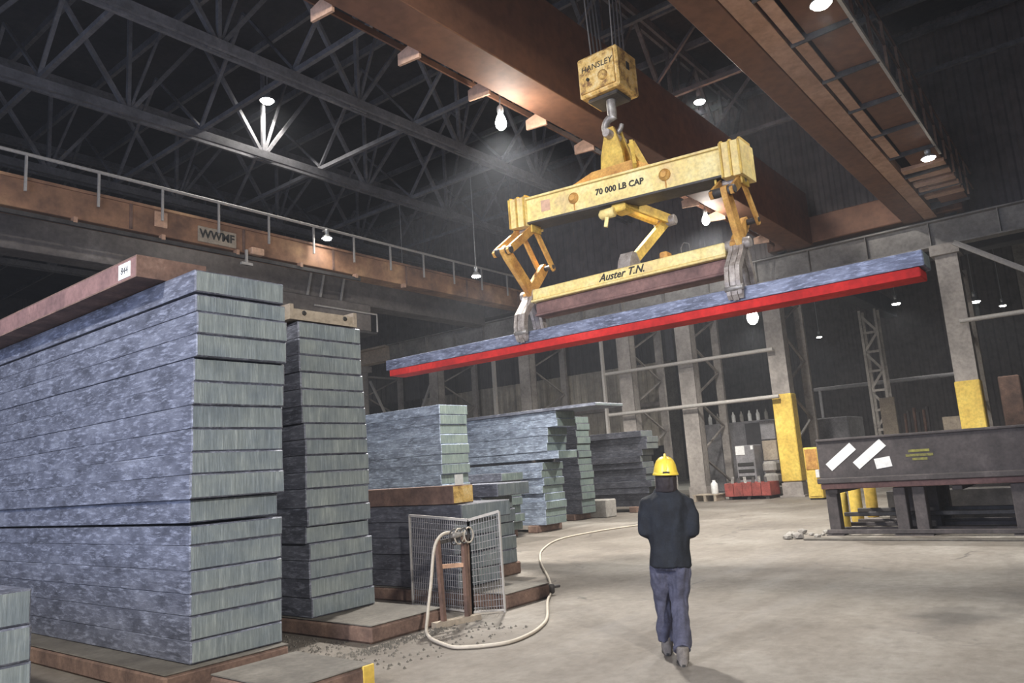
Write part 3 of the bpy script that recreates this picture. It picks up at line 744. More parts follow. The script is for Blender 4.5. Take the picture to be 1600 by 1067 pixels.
ORD = ['topmost', 'second from the top', 'third from the top', 'fourth from the top', 'fifth from the top', 'sixth from the top', 'seventh from the top', 'eighth from the top', 'ninth from the top', 'tenth from the top', 'eleventh from the top', 'twelfth from the top', 'thirteenth from the top', 'fourteenth from the top', 'fifteenth from the top', 'sixteenth from the top', 'seventeenth from the top', 'eighteenth from the top', 'nineteenth from the top', 'twentieth from the top']
def slab(x0, x1, y0, y1, z0, z1, label, group, mats=('slab_side', 'slab_end')):
    SLABN[0] += 1
    o = obj('steel_slab', slab_mesh(MB(), x0, x1, y0, y1, z0, z1, SLABN[0]), [M[mats[0]], M[mats[1]]])
    return tag(o, label, 'steel slab', group)
def pile(rows, y_end, where, group, mats=('slab_side', 'slab_end'), adj='grey slab'):
    """rows run from the top down: (z0, z1, x0, x1, y_face)"""
    n = len(rows)
    for i, (z0, z1, x0, x1, y) in enumerate(rows):
        pos = ORD[i] if i < n - 1 or n < 3 else 'lowest'
        slab(x0, x1, y, y_end, z0, z1 - .001, '%s, %s %s' % (adj, pos, where), group, mats)
def auto_pile(x0, x1, y0, y1, zb, n, h, seed, jx=.03, jy=.05):
    r = random.Random(seed); rows = []
    for i in range(n):
        d = r.uniform(-jx, jx)
        rows.append((zb + (n - 1 - i) * h, zb + (n - i) * h, x0 + d, x1 + d + r.uniform(-.02, .02), y0 + r.uniform(-jy, jy)))
    return rows
# front stack (measured row by row)
S1 = [(3.466, 3.679, 3.527, 4.479, 6.44), (3.279, 3.467, 3.534, 4.497, 6.44), (3.073, 3.279, 3.536, 4.502, 6.42), (2.86, 3.073, 3.536, 4.497, 6.43), (2.642, 2.86, 3.55, 4.518, 6.5), (2.426, 2.642, 3.533, 4.499, 6.49), (2.212, 2.426, 3.539, 4.493, 6.51), (2.0, 2.212, 3.54, 4.489, 6.51), (1.801, 2.0, 3.51, 4.464, 6.47), (1.585, 1.801, 3.491, 4.46, 6.45), (1.374, 1.585, 3.535, 4.44, 6.54), (1.182, 1.374, 3.526, 4.471, 6.51), (0.966, 1.182, 3.526, 4.467, 6.52), (0.772, 0.966, 3.522, 4.456, 6.5), (0.585, 0.772, 3.528, 4.455, 6.51), (0.38, 0.585, 3.529, 4.455, 6.51), (0.19, 0.38, 3.53, 4.444, 6.5)]
S1 = [(z0, z1 - (.02 if i in (1, 11) else 0), x0, x1, y) for i, (z0, z1, x0, x1, y) in enumerate(S1)]
pile(S1, 15.5, 'of the tall front stack', 'slabs of the tall front stack')
S2 = [(3.32, 3.515, 5.209, 6.132, 7.22), (3.126, 3.32, 5.214, 6.133, 7.22), (2.927, 3.126, 5.217, 6.134, 7.22), (2.728, 2.927, 5.237, 6.163, 7.23), (2.53, 2.728, 5.241, 6.174, 7.23), (2.333, 2.53, 5.245, 6.185, 7.23), (2.151, 2.333, 5.275, 6.196, 7.23), (1.972, 2.151, 5.288, 6.198, 7.23), (1.778, 1.972, 5.298, 6.226, 7.25), (1.593, 1.778, 5.286, 6.218, 7.24), (1.381, 1.593, 5.273, 6.19, 7.23), (1.178, 1.381, 5.279, 6.192, 7.21), (0.988, 1.178, 5.285, 6.196, 7.26), (0.8, 0.988, 5.317, 6.229, 7.24), (0.6, 0.8, 5.319, 6.238, 7.25), (0.4, 0.6, 5.322, 6.228, 7.25), (0.19, 0.4, 5.335, 6.238, 7.24)]
pile(S2, 16.0, 'of the second stack behind the gap', 'slabs of the second stack')
t = thing('channel_beam', 'pale dusty steel channel lying on top of the second stack', 'steel beam', (5.6, 11, 3.53))
obj('web', MB().box(5.1, 6.08, 7.22, 14, 3.53, 3.57), M['tan'], t)
for xx in (5.1, 6.03): obj('flange', MB().box(xx, xx + .05, 7.22, 14, 3.57, 3.71), M['tan'], t)
obj('end_plate', MB().box(5.15, 6.03, 7.23, 7.26, 3.57, 3.66), M['tan'], t)
for xx in (5.3, 5.9): obj('bolt_hole', MB().lathe([(.03, 0), (.03, -.012), (.02, -.015)], (xx, 7.23, 3.62), 8, axis='y'), M['black'], t)
# brown beam over the front stack
t = thing('steel_beam', 'rusty brown beam with white tag lying on top of the tall front stack', 'steel beam', (3.6, 11, 3.68))
obj('web', MB().box(3.25, 3.30, 7.02, 15, 3.70, 3.885), M['brown_web'], t)
obj('flange', MB().box(3.25, 3.95, 7.02, 15, 3.685, 3.70), M['rust'], t)
obj('flange', MB().box(3.25, 3.95, 7.02, 15, 3.885, 3.90), M['rust'], t)
obj('web', MB().box(3.9, 3.95, 7.02, 15, 3.70, 3.885), M['rust'], t)
obj('end_plate', MB().box(3.25, 3.95, 7.0, 7.02, 3.685, 3.90), M['rust'], t)
obj('paper_tag', MB().box(3.244, 3.25, 7.12, 7.36, 3.715, 3.865), M['white'], t)
text_part('lettering', '844', .1, M['black'], t, (3.243, 7.24, 3.79), (0, -1, 0), (0, 0, 1), .1, .001)
# low stack at the left edge
pile(auto_pile(1.05, 1.97, 5.6, 13, 0.0, 5, .222, 3, .0, .02), 12.5, 'of the low stack in the bottom left corner', 'slabs of the low corner stack')
# third stack behind the wire guard
S3 = auto_pile(7.3, 8.16, 6.88, 13, .19, 5, .213, 5, .02, .03)
S3[0] = (S3[0][0], S3[0][1], 7.3, 8.3, 6.75)
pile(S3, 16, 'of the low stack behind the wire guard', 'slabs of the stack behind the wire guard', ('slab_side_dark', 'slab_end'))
t = obj('steel_bloom', slab_mesh(MB(), 7.32, 7.72, 6.9, 15.5, 1.26, 1.50, 77), [M['rust'], M['block_yellow']])
tag(t, 'rusty bloom with yellow painted end on the low stack behind the guard', 'steel bloom')
tg = obj('paper_tag', MB().bar((7.48, 6.93, 1.505), (7.48, 6.93, 1.64), .16, .006, (0, 1, 0)), M['white']); tag(tg, 'white paper tag standing on the yellow end of the rusty bloom', 'tag')
o = obj('steel_slab', slab_mesh(MB(), 9.0, 9.8, 7.55, 15.5, 1.262, 1.46, 78), [M['slab_side'], M['slab_end']]); tag(o, 'single grey slab level with the rusty bloom, to its right', 'steel slab')
pile(auto_pile(9.0, 9.8, 7.9, 15, .19, 5, .213, 15, .02, .03), 15.5, 'of the stack hidden behind the wire-guard stack', 'slabs of the hidden stack')
# fourth stack: bluish long side, pale end
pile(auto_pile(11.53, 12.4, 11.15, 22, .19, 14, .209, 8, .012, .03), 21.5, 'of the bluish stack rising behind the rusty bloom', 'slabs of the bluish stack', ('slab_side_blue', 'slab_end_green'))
# stack in front of the cover-plate stack
pile(auto_pile(14.25, 15.1, 11.9, 22, .19, 7, .2, 9, .06, .14), 21.5, 'of the lower stack right of the bluish stack', 'slabs of the lower middle stack', ('slab_side', 'slab_end_green'))
# cover-plate stack: lower and upper part
low = auto_pile(16.0, 16.95, 11.85, 22, .19, 8, .2, 10, .05, .05)
upr = auto_pile(16.02, 16.9, 11.3, 22, 1.86, 6, .205, 12, .015, .06)
for i in (2, 3, 4): upr[i] = upr[i][:4] + (11.55 + .03 * i,)
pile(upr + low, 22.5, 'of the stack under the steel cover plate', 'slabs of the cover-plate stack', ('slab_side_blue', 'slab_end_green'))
for k, y in enumerate((12.1, 16, 20)):
    o = obj('timber_spacer', MB().cbox(16.0, 16.95, y, y + .1, 1.79, 1.86, .008), M['dark_steel'])
    tag(o, ['front', 'middle', 'rear'][k] + ' dark spacer between the upper and lower half of the cover-plate stack', 'spacer', 'spacers in the cover-plate stack')
o = obj('cover_plate', slab_mesh(MB(), 15.95, 17.3, 10.05, 21, 3.09, 3.17, 90), [M['slab_side'], M['slab_end']]); tag(o, 'thin grey plate overhanging the top of the stack beside the dark gap', 'steel plate')
# tall narrow stack
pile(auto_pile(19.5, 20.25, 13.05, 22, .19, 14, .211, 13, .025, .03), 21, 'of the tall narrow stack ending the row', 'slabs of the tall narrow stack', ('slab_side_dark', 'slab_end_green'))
o = obj('concrete_block', MB().cbox(20.3, 20.9, 12.7, 13.6, 0, .55, .03), M['concrete_block']); tag(o, 'low concrete block at the foot of the tall narrow stack', 'concrete block')
# dark slab stack by the slim column
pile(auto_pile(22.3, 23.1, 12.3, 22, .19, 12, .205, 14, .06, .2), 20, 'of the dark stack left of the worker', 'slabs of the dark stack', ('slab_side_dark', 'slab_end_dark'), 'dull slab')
o = obj('concrete_block', MB().cbox(22.2, 22.9, 11.5, 12.0, 0, 1.1, .03), M['concrete_block']); tag(o, 'small upright block at the right end of the dark stack', 'concrete block')
# bearers under the distant stacks
for nm, x0, x1, y0 in (('low stack behind the first hidden stack', 9.0, 9.8, 7.9), ('bluish stack', 11.5, 12.4, 11.4), ('lower middle stack', 14.2, 15.15, 12.2), ('cover-plate stack', 16.0, 16.95, 12.1), ('tall narrow stack', 19.5, 20.25, 13.3), ('dark stack', 22.25, 23.1, 12.7)):
    for k in range(3):
        o = obj('bearer_beam', MB().cbox(x0 - .1, x1 + .1, y0 + k * 3.6, y0 + k * 3.6 + .3, 0, .19, .02), M['rust_pad']); tag(o, ['front', 'middle', 'rear'][k] + ' rusty bearer under the %s' % nm, 'bearer', 'bearers under the %s' % nm)

# pads the near stacks stand on
def pad(x0, x1, y0, y1, h, label, front=None, sub=False):
    t = thing('floor_pad', label, 'pad', ((x0 + x1) / 2, (y0 + y1) / 2, 0))
    mb = MB(); n = 12
    r = random.Random(x0 * 10)
    mb.cbox(x0, x1, y0, y1, 0, h - .012, .025); obj('pad_body', mb, M['rust_pad'], t)
    obj('pad_top', MB().cbox(x0 + .005, x1 - .005, y0 + .005, y1 - .005, h - .014, h, .006), M['pad_top'], t)
    if front: obj('yellow_edge', MB().cbox(front[0], front[1], y0 - .008, y0 + .02, .005, h - .005, .004), M['guard_yellow'], t)
    return t
pad(3.25, 4.45, 6.4, 15.5, .185, 'rusty pad under the tall front stack')
pad(3.45, 4.28, 5.02, 6.06, .185, 'dusty pad with yellow end corner at the bottom edge', (4.17, 4.285))
pad(5.3, 6.36, 6.24, 16, .185, 'rusty pad under the second stack')
pad(7.26, 8.16, 6.06, 16, .185, 'rusty pad under the low stack behind the wire guard')

# ================================================================== OLD ORANGE CRANE FURTHER DOWN THE BAY
XL = -7.85
t = thing('overhead_crane', 'old rusty orange crane girder with a lettered board at the upper left', 'crane', (10, 22, 8.8))
obj('main_girder', MB().cbox(XL, XR, 20.62, 21.3, 8.95, 9.75, .015), M['crane2'], t)
obj('main_girder', MB().cbox(XL, XR, 23.6, 24.4, 8.75, 10.2, .015), M['grey_girder'], t)
obj('conductor_bar', MB().box(XL, 17.5, 20.48, 20.56, 8.72, 8.83), M['dark_steel'], t)
obj('top_angle', MB().box(XL, XR, 20.56, 20.62, 9.7, 9.78), M['crane2'], t)
x = -6.2
while x < 20:
    obj('insulator', MB().box(x - .05, x + .05, 20.45, 20.64, 8.8, 8.95), M['girder_dusty'], t); x += 2.35
x = -7.3; k = 0
while x < 27:
    obj('railing_post', MB().box(x - .03, x + .03, 20.42, 20.47, 9.35, 10.36), M['pipe'], t)
    if k % 2: obj('stiffener', MB().box(x + .9, x + .98, 20.59, 20.62, 8.98, 9.7), M['rust'], t)
    x += 1.75; k += 1
obj('hand_rail', MB().tube([(XL, 20.44, 10.33), (XR, 20.44, 10.33)], .05, 8), M['pipe'], t)
b = obj('sign_board', MB().cbox(11.36, 12.62, 20.58, 20.62, 9.02, 9.5, .008), M['tan'], t); b['label'] = 'pale board with dark lettering'
text_part('lettering', 'WWMF', .36, M['black'], t, (11.98, 20.575, 9.27), (1, 0, 0), (0, 0, 1), 0, .003, .95, .012)
obj('orange_panel', MB().cbox(10.05, 10.42, 20.58, 20.62, 9.2, 9.66, .008), M['bracket'], t)
obj('junction_box', MB().cbox(13.05, 13.5, 20.4, 20.62, 8.9, 9.12, .02), M['bracket'], t)
obj('collector_bracket', MB().box(12.86, 12.92, 20.42, 20.5, 8.5, 9.0).box(12.7, 13.08, 20.4, 20.5, 8.5, 8.58), M['pipe'], t)
for x0 in (28.05, -8.5):
    obj('end_truck', MB().cbox(x0, x0 + .6, 20.0, 25.0, 9.12, 9.9, .03), M['grey_girder'], t)
    for y in (20.5, 24.4):
        obj('wheel', MB().lathe([(.2, -.07), (.24, -.05), (.24, .05), (.2, .07)], (x0 + .34, y, 9.27), 18, axis='x'), M['dark_steel'], t)
for x in (17.4, 18.0, 19.0):
    obj('strut', MB().bar((x, 23.5, 8.75), (x + .25, 23.5, 9.9), .07, .07), M['pipe'], t)
o = thing('crane_cab', 'dim brown operator cab hanging under the rear of the old orange crane', 'crane cab', (17, 24, 7.2))
obj('cab_shell', MB().cbox(14.0, 20.4, 23.3, 24.6, 7.6, 8.74, .04), M['grey_girder'], o)
obj('cab_floor', MB().cbox(13.9, 20.6, 23.2, 24.7, 7.5, 7.6, .02), M['dark_steel'], o)
obj('cab_rail', MB().tube([(17.5, 23.2, 8.35), (20.6, 23.2, 8.35), (20.6, 23.2, 7.6)], .04, 6), M['pipe'], o)

# ================================================================== RACK WITH THE STICKERED GIRDER
t = thing('storage_rack', 'grey steel rack on the floor at the right, with legs and low rails', 'rack', (16.6, 0, 0))
for y in (4.62, 3.42, 3.1, 1.55, -.4, -2.2):
    w = .17 if y != 1.55 else .3
    for x in ((15.55, 17.9) if y == 4.62 else (15.55, 16.7, 17.8)):
        if x == 17.9: y -= .75
        obj('leg', MB().cbox(x - .12, x + .12, y - w, y + w * .2, 0.02, .86, .01), M['rack'], t)
        obj('foot_plate', MB().box(x - .2, x + .2, y - w - .06, y + w * .2 + .06, 0, .02), M['rack'], t)
for x in (15.42, 15.9, 16.9, 17.6):
    obj('low_rail', MB().cbox(x - .04, x + .04, -3.2, 4.7, .03, .11, .01), M['rack'], t)
for x in (16.3, 17.3):
    obj('mid_rail', MB().cbox(x - .04, x + .04, -3.2, 4.6, .28, .36, .01), M['dark_steel'], t)
for y in (4.5, 2.4, .3, -2):
    obj('cross_beam', MB().cbox(15.4, 18.0, y - .08, y + .08, .78, .86, .01), M['rack'], t)
g = thing('plate_girder', 'dark steel girder with white stickers lying on the rack at the right', 'girder', (15.7, 0, .86))
obj('web', MB().box(15.46, 15.5, -5, 4.72, 1.08, 1.78), M['rack'], g)
obj('bottom_flange', MB().cbox(15.28, 15.7, -5, 4.74, .98, 1.08, .012), M['rack'], g)
obj('bearing_flange', MB().cbox(15.36, 15.62, -5, 4.7, .87, .98, .012), M['brown_web'], g)
obj('top_flange', MB().cbox(15.42, 15.85, -5, 4.72, 1.78, 1.83, .012), M['rack'], g)
for y in (3.0, .6, -1.8):
    obj('stiffener', MB().box(15.5, 15.8, y - .015, y + .015, 1.08, 1.78), M['rack'], g)
def sticker(y, z, w, h, deg, lab):
    mb = MB(); a = math.radians(deg)
    r_ = Vector((0, -math.cos(a), math.sin(a))); u_ = Vector((0, math.sin(a), math.cos(a)))
    c = Vector((15.452, y, z)); vs = []
    for dx in (0, .006):
        for i, j in ((-1, -1), (1, -1), (1, 1), (-1, 1)): vs.append(c + Vector((dx, 0, 0)) + r_ * i * w / 2 + u_ * j * h / 2)
    mb.add(vs, [(0, 1, 2, 3), (7, 6, 5, 4), (0, 4, 5, 1), (1, 5, 6, 2), (2, 6, 7, 3), (3, 7, 4, 0)])
    o = obj('sticker', mb, M['white'], g); o['label'] = lab
sticker(4.29, 1.47, .62, .17, 38, 'left tilted white sticker'); sticker(3.77, 1.49, .66, .17, 38, 'right tilted white sticker'); sticker(3.55, 1.32, .28, .19, 8, 'small white sticker')
for k, (y0, y1, z0) in enumerate(((3.1, 2.75, 1.48), (3.15, 2.7, 1.40), (3.05, 2.8, 1.33))): obj('chalk_mark', MB().box(15.455, 15.46, y1, y0, z0, z0 + .045), M['chalk'], g)
for k, (x, y, h, lab) in enumerate(((16.6, 4.72, .74, 'yellow post seen under the left end of the stickered girder, nearest to the rack leg'), (18.15, 4.85, 1.0, 'second yellow post seen under the stickered girder, behind the first'), (19.3, 4.81, 1.0, 'third yellow post seen under the stickered girder'), (22.0, 4.75, 1.1, 'deepest and smallest yellow post seen under the stickered girder'))):
    o = obj('yellow_post', MB().lathe([(.11, 0), (.13, .02), (.13, h - .04), (.1, h)], (x, y, 0), 14), M['guard_yellow']); tag(o, lab, 'post')
# stored bundles behind the girder
for k in range(4):
    o = obj('steel_billet', MB().cbox(16.0 + k * .46, 16.38 + k * .46, -4, 4.3, .861, 1.15, .02), M['dark_steel'])
    tag(o, ['first', 'second', 'third', 'fourth'][k] + ' dark billet on the rack, counted from the stickered girder', 'billet', 'billets behind the stickered girder')
for k in range(5):
    o = obj('steel_beam', MB().cbox(18.6 + k * .75, 19.1 + k * .75, -7, 4.3 - .05 * k, 0, .62 + .08 * k, .015), M['dark_steel'])
    tag(o, ['first', 'second', 'third', 'fourth', 'last'][k] + ' dark beam lying on the floor behind the rack, counted from the rack', 'steel beam', 'dark beams behind the rack')
o = obj('floor_strip', MB().cbox(14.55, 14.75, -6, 4.9, 0, .035, .01), M['pad_top']); tag(o, 'low pale kerb strip along the floor in front of the rack', 'kerb')
r = random.Random(4)
for k in range(9):
    x, y = 15.2 + r.uniform(-.5, .5), 4.95 + r.uniform(-.25, .35); s = r.uniform(.04, .12)
    bm = bmesh.new(); bmesh.ops.create_icosphere(bm, subdivisions=1, radius=s)
    for v in bm.verts: v.co = Vector((v.co.x * r.uniform(.8, 1.4), v.co.y * r.uniform(.8, 1.3), max(0, v.co.z * .7 + s * .5))) + Vector((x, y, 0))
    mb = MB(); mb.add([v.co.copy() for v in bm.verts], [[v.index for v in f.verts] for f in bm.faces]); bm.free()
    o = obj('slag_lump', mb, M['concrete_block']); tag(o, ['first', 'second', 'third', 'fourth', 'fifth', 'sixth', 'seventh', 'eighth', 'ninth'][k] + ' grey slag lump of the small heap at the left end of the rack', 'rubble', 'slag lumps by the rack')

# ================================================================== STORE CORNER BY THE YELLOW-FOOTED COLUMN
t = thing('control_cabinet', 'narrow yellow and orange cabinet right of the yellow-footed column', 'cabinet', (26.3, 8.2, 0))
obj('cabinet_body', MB().cbox(26.1, 26.6, 7.95, 8.42, 0.05, 1.72, .02), M['guard_yellow'], t)
obj('plinth', MB().box(26.13, 26.57, 7.98, 8.39, 0, .05), M['black'], t)
obj('door', MB().cbox(26.08, 26.1, 7.99, 8.38, 1.0, 1.66, .005), M['tong_yellow'], t)
obj('door', MB().cbox(26.08, 26.1, 7.99, 8.38, .12, .94, .005), M['guard_yellow'], t)
obj('white_box', MB().cbox(26.0, 26.1, 7.96, 8.08, .72, .98, .01), M['white'], t)
t = thing('scrap_bin', 'low red open bin on the floor left of the yellow-footed column', 'bin', (27.7, 10.9, 0))
for k, y in enumerate((10.15, 10.5, 10.85, 11.2, 11.55)):
    obj('side_panel', MB().cbox(27.35, 27.4, y, y + .33, .12, .6, .01), M['red_bin'], t)
obj('bin_tray', MB().box(27.4, 28.3, 10.15, 11.88, .12, .2).box(28.25, 28.3, 10.15, 11.88, .2, .6).box(27.4, 28.25, 10.15, 10.2, .2, .6).box(27.4, 28.25, 11.83, 11.88, .2, .6), M['red_bin'], t)
for y in (10.3, 11.0, 11.7): obj('skid', MB().box(27.4, 28.3, y - .06, y + .06, 0, .12), M['dark_steel'], t)
for k in range(6):
    y = 10.35 + k * .26
    o = obj('scrap_piece', MB().bar((27.55, y, .5), (27.75 + .1 * (k % 3), y + .1, .74 + .05 * (k % 2)), .1, .08), M['steel'] if k % 2 else M['rack']); tag(o, ['first', 'second', 'third', 'fourth', 'fifth', 'sixth', 'seventh', 'eighth', 'ninth'][k] + ' scrap piece in the low red bin, counted from the yellow-footed column', 'scrap', 'scrap in the red bin')
t = thing('pallet', 'pale low pallet left of the red bin', 'pallet', (27.3, 12.5, 0))
for k in range(5): obj('deck_board', MB().cbox(26.9 + k * .18, 27.04 + k * .18, 12.0, 13.0, .22, .25, .004), M['tan'], t)
for y in (12.05, 12.45, 12.85): obj('stringer', MB().box(26.9, 27.76, y, y + .1, 0, .22), M['tan'], t)
o = obj('canister', MB().lathe([(.12, .255), (.13, .28), (.13, .62), (.08, .68), (.06, .7), (.06, .76)], (27.3, 12.25, 0), 14), M['white']); tag(o, 'white canister standing on the pale pallet', 'canister')
t = thing('machine_box', 'dark grey machine box with white labels standing behind the red bin', 'machine', (28.9, 11.1, 0))
obj('housing', MB().cbox(28.4, 29.3, 11.0, 11.75, 0, 1.98, .03), M['grey_box'], t)
obj('white_label', MB().cbox(28.385, 28.4, 11.36, 11.72, 1.62, 1.96, .004), M['white'], t)
obj('white_label', MB().cbox(28.385, 28.4, 11.02, 11.12, 1.8, 1.95, .004), M['white'], t)
for z in (.7, .95, 1.2): obj('dark_shelf', MB().cbox(28.37, 28.4, 11.06, 11.68, z, z + .12, .004), M['black'], t)
for k in range(3):
    o = obj('sack', MB().cbox(28.4, 28.96, 10.2 + .02 * k, 10.76, .02 + k * .44, .44 + k * .44, .09), M['concrete_block']); tag(o, ['lowest pale sack of the pile by the yellow-footed column', 'middle pale sack of the pile by the yellow-footed column', 'top pale sack of the pile by the yellow-footed column'][k], 'sack', 'sacks by the column')
for k in range(2):
    o = obj('crate', MB().cbox(29.05, 29.7, 10.34, 10.9, 1.36 + k * .78 if k else 1.34, 2.1 + k * .78, .02), M['tan' if k == 0 else 'grey_box']); tag(o, ['lower brownish crate left of the yellow guard', 'upper greyish crate left of the yellow guard'][k], 'crate')
o = obj('crate_stand', MB().cbox(29.02, 29.73, 10.3, 10.93, 0, 1.33, .02), M['grey_box']); tag(o, 'plain grey stand under the two crates', 'stand')
t = thing('storage_cabinet', 'wide dark cabinet against the next bay, with pale bottles on top', 'cabinet', (33, 12.9, 0))
obj('cabinet_body', MB().cbox(32.2, 33.2, 11.6, 15.0, 0, 3.05, .03), M['grey_box'], t)
for k in range(3): obj('door', MB().cbox(32.17, 32.2, 11.7 + k * 1.09, 12.73 + k * 1.09, .1, 2.95, .008), M['wall_dark' if k == 0 else 'grey_box'], t)
for k in range(8):
    y = 11.85 + k * .37
    o = obj('bottle', MB().lathe([(.06, 0), (.08, .02), (.08, .3), (.03, .4), (.03, .47)], (32.5, y, 3.05), 10), M['white'] if k % 3 else M['concrete_block']); tag(o, ['first', 'second', 'third', 'fourth', 'fifth', 'sixth', 'seventh', 'eighth', 'ninth'][k] + ' pale bottle on the dark cabinet, counted from the yellow-footed column', 'bottle', 'bottles on the dark cabinet')
# next bay
o = obj('container', MB().cbox(34, 36.5, 8.95, 10.55, 0, 2.95, .04), M['grey_box']); tag(o, 'dim grey container in the next bay left of the beige panel', 'container')
o = obj('panel', MB().cbox(34, 34.12, 7.05, 7.62, 0, 3.55, .01), M['tan']); tag(o, 'upright beige panel in the next bay above the right sticker', 'panel')
for k in range(6):
    y = 5.8 + k * .17
    o = obj('pipe', MB().tube([(33.0 + .2 * (k % 2), y, 0), (33.3 + .2 * (k % 2), y - .03, 3.0 - .1 * (k % 3))], .055, 8), M['rust'] if k % 2 else M['rack']); tag(o, ['first', 'second', 'third', 'fourth', 'fifth', 'sixth', 'seventh', 'eighth', 'ninth'][k] + ' upright pipe, counted from the rusty crates, in the row behind the rack', 'pipe', 'upright pipes in the next bay')
for k in range(5):
    o = obj('crate', MB().cbox(31, 32, 4.2 + .03 * (k % 2), 4.95, .5 * k, .5 * k + .48, .02), M['rust'] if k % 2 else M['tan']); tag(o, ['lowest', 'second lowest', 'middle', 'second highest', 'highest'][k] + ' rusty crate in the pile beside the yellow guard behind the rack', 'crate', 'rusty crates')
o = obj('machine_tower', MB().cbox(44.5, 46, 3.5, 4.4, 0, 4.6, .05), M['rust']); tag(o, 'dim reddish machine at the right edge of the next bay', 'machine')
for z, y0, y1, lab in ((6.0, -6, 2.6, 'upper dim pipe in the next bay right of the column behind the rack'), (4.9, 5.0, 13.0, 'middle dim pipe across the next bay left of the lattice column')):
    o = obj('pipe', MB().tube([(43.5, y0, z), (43.5, y1, z)], .1, 8), M['grey_box']); tag(o, lab, 'pipe')
    for yy in (y0 + .3, y1 - .3): obj('pipe_stand', MB().box(43.44, 43.56, yy - .06, yy + .06, 0, z), M['grey_box'], o)
t = thing('lattice_tower', 'dim lattice column in the middle of the next bay', 'column', (42, 9.3, 0))
for yy in (8.95, 9.7):
    for xx in (41.8, 42.5): obj('corner_post', MB().box(xx - .06, xx + .06, yy - .06, yy + .06, 0, 8.6), M['column'], t)
for k in range(8):
    z = .4 + k * 1.0; a, b = (8.95, 9.7) if k % 2 else (9.7, 8.95)
    obj('lacing_bar', MB().bar((41.8, a, z), (41.8, b, z + 1.0), .05, .12), M['column'], t)
    obj('lacing_bar', MB().bar((41.8, 8.95, z), (41.8, 9.7, z), .05, .12), M['column'], t)
for k, (y, lab) in enumerate(((3.0, 'column row of the next bay, behind the rack'), (18.0, 'column of the next bay behind the worker'), (26.0, 'column of the next bay behind the cover plate'))):
    o = obj('steel_column', MB().box(52, 52.6, y - .3, y + .3, 0, 16).box(51.8, 52.8, y - .4, y + .4, 0, .1), M['column']); tag(o, 'dim grey ' + lab, 'column')
o = obj('next_bay_girder', MB().cbox(36, 36.8, -18, 40, 9.4, 10.4, .03), M['wall_dark']); tag(o, 'dim dark girder running through the next bay', 'girder')
o = obj('next_bay_girder', MB().cbox(29.8, 58, 11.0, 11.8, 10.4, 11.6, .03), M['wall_dark']); tag(o, 'dim cross girder high in the next bay', 'girder')

# ================================================================== WIRE GUARD, HOSE, STEEL FRAME
t = thing('wire_guard', 'folding wire mesh guard on the floor in front of the low dark stack', 'guard', (7.1, 6.6, 0))
A, B, C_ = Vector((7.05, 7.45, 0)), Vector((6.9, 6.28, 0)), Vector((7.14, 5.99, 0))
def wire_panel(p, q, n, nz, hp, hq):
    fr = MB()
    for e, h in ((p, hp), (q, hq)): fr.bar((e.x, e.y, 0.0), (e.x, e.y, h), .022, .022)
    fr.bar((p.x, p.y, hp), (q.x, q.y, hq), .025, .03); fr.bar((p.x, p.y, .03), (q.x, q.y, .03), .02, .02)
    obj('panel_frame', fr, M['pipe'], t)
    m = MB()
    for i in range(1, n):
        a = p.lerp(q, i / n); h = hp + (hq - hp) * i / n
        m.bar((a.x, a.y, .03), (a.x, a.y, h), .006, .006)
    for j in range(1, nz):
        m.bar((p.x, p.y, hp * j / nz), (q.x, q.y, hq * j / nz), .005, .005)
    o = obj('wire_mesh', m, M['wire'], t); o['kind'] = 'stuff'
wire_panel(A, B, 30, 15, 1.15, 1.09)
wire_panel(B, C_, 12, 15, 1.09, 1.17)
t = thing('steel_stand', 'narrow rusty upright frame standing before the wire guard', 'frame', (6.5, 6.1, 0))
fa, fb = Vector((6.26, 6.14, 0)), Vector((6.56, 6.06, 0))
obj('upright', MB().bar(fa + Vector((0, 0, .06)), fa + Vector((-.02, .02, .94)), .05, .045, (1, 0, 0)), M['rust'], t)
obj('upright', MB().bar(fb + Vector((0, 0, .06)), fb + Vector((.02, .02, .93)), .05, .045, (1, 0, 0)), M['rust'], t)
obj('upright', MB().bar(fb + Vector((.09, .04, .06)), fb + Vector((.11, .04, .94)), .03, .03, (1, 0, 0)), M['rust_pad'], t)
obj('cross_bar', MB().bar(fa + Vector((-.01, .02, .64)), fb + Vector((.01, .02, .62)), .03, .045), M['bracket'], t)
obj('cross_bar', MB().bar(fa + Vector((-.06, .02, .9)), fb + Vector((.14, .03, .93)), .03, .045), M['dark_steel'], t)
obj('foot_channel', MB().bar((6.14, 6.18, .03), (6.72, 6.03, .03), .1, .06), M['tan'], t)
def catmull(pts, n=8):
    P = [Vector(p) for p in pts]; P = [P[0]] + P + [P[-1]]; out = []
    for i in range(1, len(P) - 2):
        for k in range(n):
            s = k / n; a, b, c, d = P[i - 1], P[i], P[i + 1], P[i + 2]
            out.append(.5 * ((2 * b) + (c - a) * s + (2 * a - 5 * b + 4 * c - d) * s * s + (3 * b - a - 3 * c + d) * s ** 3))
    return out + [P[-2]]
hp = [(6.45, 6.06, .95), (6.34, 6.08, 1.0), (6.22, 6.1, .97), (6.12, 6.1, .84), (6.05, 6.1, .5), (5.9, 6.02, .2), (5.72, 5.85, .045), (5.55, 5.45, .02), (5.53, 5.2, .02), (5.82, 4.92, .02), (6.2, 4.92, .02), (6.6, 5.05, .02), (7.0, 5.27, .02), (7.8, 5.85, .02), (8.5, 6.3, .02), (9.4, 7.0, .02), (11.2, 8.5, .02), (12.8, 9.6, .02), (14.6, 10.4, .02), (16.4, 10.4, .02), (17.7, 10.1, .02)]
o = obj('hose', MB().tube(catmull(hp), .018, 8), M['hose']); tag(o, 'pale hose looped over the rusty frame and across the floor', 'hose')
